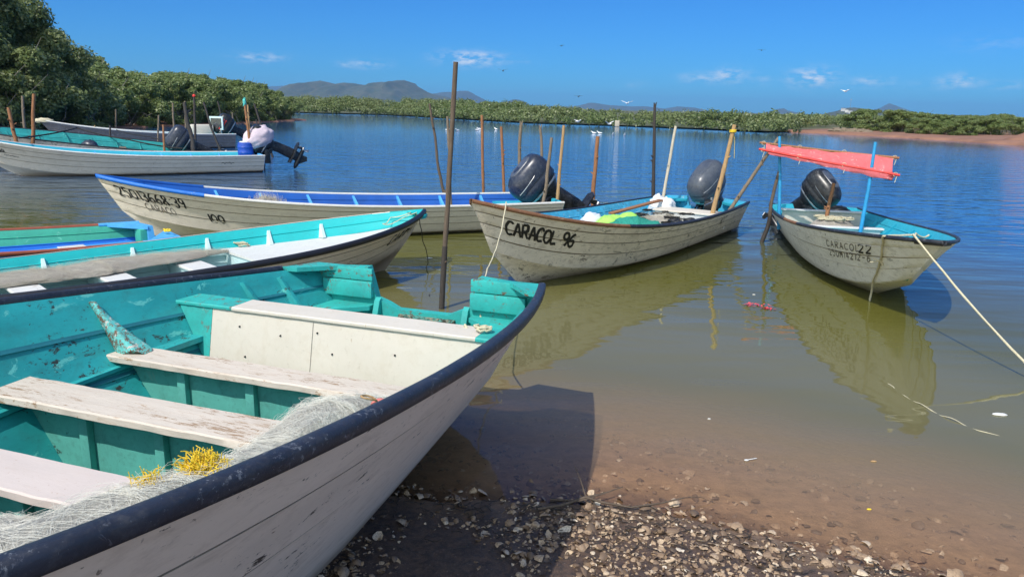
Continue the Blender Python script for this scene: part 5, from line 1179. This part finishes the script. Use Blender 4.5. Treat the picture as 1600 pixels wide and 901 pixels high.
# ================================================================ small things on the water and the shore
def twig(pts, r): mb.tube(pts, [r*(1-.6*i/(len(pts)-1)) for i in range(len(pts))], 6)
mb = MB(); g = lambda px, py, z=.02: at(px, py, z)
twig([g(840, 795), g(880, 788, .03), g(915, 776, .05), g(940, 784, .04), g(985, 792, .02), g(1030, 786, .04), g(1069, 777, .06)], .010)
twig([g(915, 776, .04), g(938, 772, .05), g(973, 760, .06)], .007); twig([g(915, 775, .04), g(908, 752, .10), at(898, 727, None, g(912, 772).y-.02)], .0045)
twig([g(1018, 790, .03), g(1032, 798, .02), g(1044, 810, .01)], .004); twig([g(925, 778, .03), g(931, 792, .02), g(930, 805, .0)], .004); twig([g(1069, 777, .04), g(1095, 776, .03), g(1118, 786, .0)], .003)
twig([g(860, 780, .02), g(905, 782, .04), g(930, 776, .05)], .008)
mb.build('driftwood_branch', MT['wood_mid'], None, 60, label='forked driftwood branch lying at the edge of the water', cat='branch')
mb = MB(); twig([g(1110, 845), g(1112, 833, .05), g(1109, 826, .07)], .004); twig([g(1105, 838, .01), g(1135, 850, .01)], .003); mb.build('twig', MT['wood_mid'], None, 60, label='small dark twig sticking up among the shells', cat='twig')
p = at(1170, 718, .004); mb = MB()
blob(mb, (-.018, 0, .002), (.016, .011, .004), 1, 14, .02, 1, False); mb.box((.028, 0, .003), (.062, .007, .003), None, .001); oo = mb.build('plastic_spoon', MT['white'], None, 60, label='white plastic spoon floating near the shore', cat='spoon'); oo.location = p; oo.rotation_euler = (0, 0, .35)
p = at(1562, 647, .004); mb = MB(); blob(mb, (0, 0, 0), (.055, .022, .010), 5, 14, .2, 2); oo = mb.build('foam_scrap', MT['white'], None, 60, label='white foam scrap floating near the right edge', cat='litter'); oo.location = p
for i, (px, py, s, lab) in enumerate([(1180, 476, .07, 'larger red leaf bunch floating left of the boat lettered 22'), (1200, 482, .045, 'smaller red leaf bunch floating left of the boat lettered 22')]):
    p = at(px, py, .006); P_ = np.array([[rng.normal(0, s), rng.normal(0, s*.5), .004] for _ in range(40)]); oo = leaves('floating_leaves', P_, np.tile([0, 0, 3.], (40, 1)), .018, MT['red_cloth'], label=lab, cat='leaves'); oo.location = p
for px, py, sz, mt, lab in [(671, 403, .05, 'white', 'white scrap floating beside the tallest pole'), (1365, 720, .02, 'bamboo', 'tiny straw floating at the lower right'), (1358, 795, .014, 'yellow', 'small yellow leaf floating at the lower right'), (1108, 654, .012, 'white', 'tiny white speck floating left of the spoon'), (1178, 460, .02, 'white', 'small white speck floating near the red leaves')]:
    p = at(px, py, .003); mb = MB(); blob(mb, (0, 0, 0), (sz, sz*.4, .005), 2, 10, .2, 2); oo = mb.build('floating_scrap', MT[mt], None, 60, label=lab, cat='litter'); oo.location = p
# rope under water at right
ropeline('sunken_rope', [at(1370, 590, -.02), at(1420, 622, .004), at(1470, 648, .004), at(1530, 672, .002), at(1600, 692, -.01)], .0035, MT['rope'], 0, 10, .02, label='sagging pale rope lying at the water surface at the right', cat='rope')

# ---- shells
m, t, b_ = newmat('shell'); at_ = N(t, 'ShaderNodeAttribute'); at_.attribute_name = 'shade'
v = coord(t); nn = noisef(t, v, 120, 4, .7)
c = ramp(t, at_.outputs['Fac'], [(0, (.09,.065,.045)), (.25, (.22,.145,.09)), (.52, (.42,.29,.18)), (.80, (.66,.51,.35)), (1, (.84,.74,.60))])
lk(t, mix(t, ramp(t, nn, [(.45, 0.), (.7, .8)]), c, (.16, .11, .08)), b_.inputs['Base Color']); b_.inputs['Roughness'].default_value = .55
bump(t, b_, nn, .5, .003); MT['shell'] = m
def shells(name, n, region, size, **k):
    V = []; Fc = []; sh = []; base = 0; SV = []; SF = []; rows, cols = 5, 11
    prof = []
    for i in range(rows):
        f = i/(rows-1)
        for j in range(cols):
            a = math.pi*(j/(cols-1)); rad = f*(.80+.20*math.sin(a))*(1+.05*math.sin(j*2.9)*f)
            prof.append((rad*math.cos(a)*.85, rad*math.sin(a)*1.15-.5, .34*math.sqrt(max(0, 1-f*f))*(.9)))
    faces = [(i*cols+j, (i+1)*cols+j, (i+1)*cols+j+1, i*cols+j+1) for i in range(rows-1) for j in range(cols-1)]
    prof = np.array(prof); Vs = []; nf = 0
    for i in range(n):
        x, y = region(); s = size*math.exp(rng.normal(0, .38)); z = bed(x, y)
        Rm = (Matrix.Rotation(rng.uniform(0, 6.28), 3, 'Z') @ Matrix.Rotation(rng.normal(0, .30)+(math.pi if rng.random() < .38 else 0), 3, 'X') @ Matrix.Rotation(rng.normal(0, .35), 3, 'Y'))
        q = prof*np.array([s, s*rng.uniform(.7, 1.2), s*rng.uniform(.6, 1.3)])
        if rng.random() < .30: q = q*np.array([.8, 1.35, 1.1])
        Vs.append(q @ np.array(Rm).T+np.array([x, y, z+s*rng.uniform(.02, .38)])); sh += [float(np.clip(rng.beta(1.6, 1.9)+rng.normal(0, .04), 0, 1))]*len(faces)
    Vs = np.concatenate(Vs); nv = len(prof); fa = np.array(faces); FF = (fa[None]+np.arange(n)[:, None, None]*nv).reshape(-1, 4)
    me = bpy.data.meshes.new(name); me.vertices.add(len(Vs)); me.vertices.foreach_set('co', Vs.ravel()); me.loops.add(FF.size); me.loops.foreach_set('vertex_index', FF.ravel().astype(np.int32))
    me.polygons.add(len(FF)); me.polygons.foreach_set('loop_start', np.arange(0, FF.size, 4, dtype=np.int32)); me.polygons.foreach_set('use_smooth', np.ones(len(FF), dtype=bool)); me.update(calc_edges=True)
    a2 = me.attributes.new('shade', 'FLOAT', 'FACE'); a2.data.foreach_set('value', np.array(sh, dtype=np.float32)); me.materials.append(MT['shell'])
    o = bpy.data.objects.new(name, me); COL.objects.link(o); return props(o, **k)
def dens(x, y): return noise.noise(Vector((x*1.7, y*1.9, 3)))+.5*noise.noise(Vector((x*5, y*5, 1)))
def beach():
    while True:
        x = rng.uniform(-2.0, 3.4); y = rng.uniform(1.9, shore_y(x)+.12)
        d_ = shore_y(x)-y
        if dens(x, y) > -.25+(.35 if x < .3 else 0)+(rng.random()-.5)*.6 and (d_ > .06 or rng.random() < .35): return x, y
def shallow():
    while True:
        x = rng.uniform(-1.6, 4.2); y = shore_y(x)+rng.uniform(0, 1)**1.6*1.7
        if dens(x, y) > -.1+(rng.random()-.5)*.7: return x, y
shells('shell_litter', 8200, beach, .0165, kind='stuff', label='broken oyster and clam shells strewn over the dark wet shore', cat='shells')
shells('large_shells', 150, beach, .025, kind='stuff', label='larger pale oyster shells lying among the small ones', cat='shells')
shells('pebble_shells', 8500, beach, .0070, kind='stuff', label='small shell fragments between the larger shells', cat='shells')
shells('sunken_shells', 1500, shallow, .021, kind='stuff', label='shells lying on the bed under the shallow water', cat='shells')
# strands of dark weed at the waterline
mb = MB()
for i in range(260):
    x = rng.uniform(-1.5, .9) if i < 170 else rng.uniform(.9, 2.8); y = shore_y(x)-abs(rng.normal(0, .22)); a = rng.uniform(0, 6.28); P_ = []
    for k in range(6): P_.append(Vector((x, y, bed(x, y)+.006+.010*rng.random()))); a += rng.normal(0, .7); x += .022*math.cos(a); y += .016*math.sin(a)
    mb.tube(P_, .0022, 4)
mb.build('dark_weed', MT['wood_dark'], None, 60, kind='stuff', label='dark weed strands washed up along the waterline', cat='seaweed')
# pale rocks on the right bank
for i in range(9):
    p = at(1300+i*6.5, 206, None, 88-i*.2); mb = MB(); blob(mb, (0, 0, 0), (.45+.22*(i % 3), .4, .22+.12*(i % 2)), i, 14, .4, 2.6); oo = mb.build('rock', MT['wood'], None, 30, label='pale rock in the heap at the left end of the mud flat', cat='rock', group='pale rocks on the mud flat'); oo.location = (p.x, p.y, .30)
# ---- birds
def bird(loc, rz, s, label, fly=False, dark=False):
    o = mesh = MB(); m_ = MT['bird_dark'] if dark else MT['feather']
    rg_ = lambda x, ry, rz_, z: [(x, ry*math.cos(a), z+rz_*math.sin(a)) for a in np.linspace(0, 2*math.pi, 10, endpoint=False)]
    o.loft([rg_(-.26, .02, .01, .03), rg_(-.14, .06, .05, .02), rg_(0, .09, .085, 0), rg_(.12, .06, .07, .03), rg_(.18, .035, .04, .09), rg_(.22, .04, .04, .13), rg_(.26, .03, .03, .14), rg_(.34, .006, .006, .13)])
    if fly:
        for sd_ in (-1, 1):
            up = .10 if fly == 1 else .22
            P_ = [(.08, .05), (.10, .30), (.02, .62), (-.06, .66), (-.04, .30), (-.10, .05)]; o.prism(P_, lambda q: (q[0], sd_*q[1], .03+up*q[1]*1.6), lambda q: (q[0], sd_*q[1], .045+up*q[1]*1.6))
    ob = o.build('bird', m_, None, 50, label=label, cat='bird'); ob.location = loc; ob.rotation_euler = (0, 0, rz); ob.scale = (s, s, s); return ob
for px, py in [(715,205),(746,204),(750,203),(775,203),(928,209),(937,209),(958,211),(976,212),(700,204),(884,190),(868,190)]:
    y = (at(px, py, 0.0)).y; p = at(px, py, None, y); ob = bird((p.x, y, .05), px*.7, 1.05, 'white gull sitting on the water in front of the far mangroves', False); ob['group'] = 'gulls on the far water'
bird(at(903, 190, None, 75), .4, 1.1, 'white bird flying low over the water before the far mangroves', 1); bird(at(952, 194, None, 78), 2.4, 1.1, 'white bird flying low beside the pale post in the far water', 2)
bird(at(980, 162, None, 90), .9, 1.2, 'white bird in the sky just above the far mangroves', 2); bird(at(1321, 143, None, 60), 0.2, .9, 'white bird with spread wings high above the right hill', 1)
bird(at(786, 111, None, 110), 1.5, 1.1, 'dark bird high above the far mangroves right of the cloud', 2, True); bird(at(1190, 79, None, 140), 1.5, 1.1, 'tiny dark bird in the upper right sky', 1, True); bird(at(904, 151, None, 110), 1.0, 1.0, 'tiny dark bird low in the sky over the far mangroves', 1, True)
bird(at(877, 72, None, 150), 1.0, 1.2, 'tiny dark bird high in the middle of the sky', 1, True)
p = at(964, 198, 0.0); mb = MB(); mb.box((0, 0, .40), (.55, .4, .75), None, .04); mb.tube([(0, 0, -1), (0, 0, .1)], .05, 6); oo = mb.build('floating_crate', MT['wood_pale'], None, 30, label='pale grey crate standing in the water before the far mangroves', cat='crate'); oo.location = (p.x, p.y, 0)
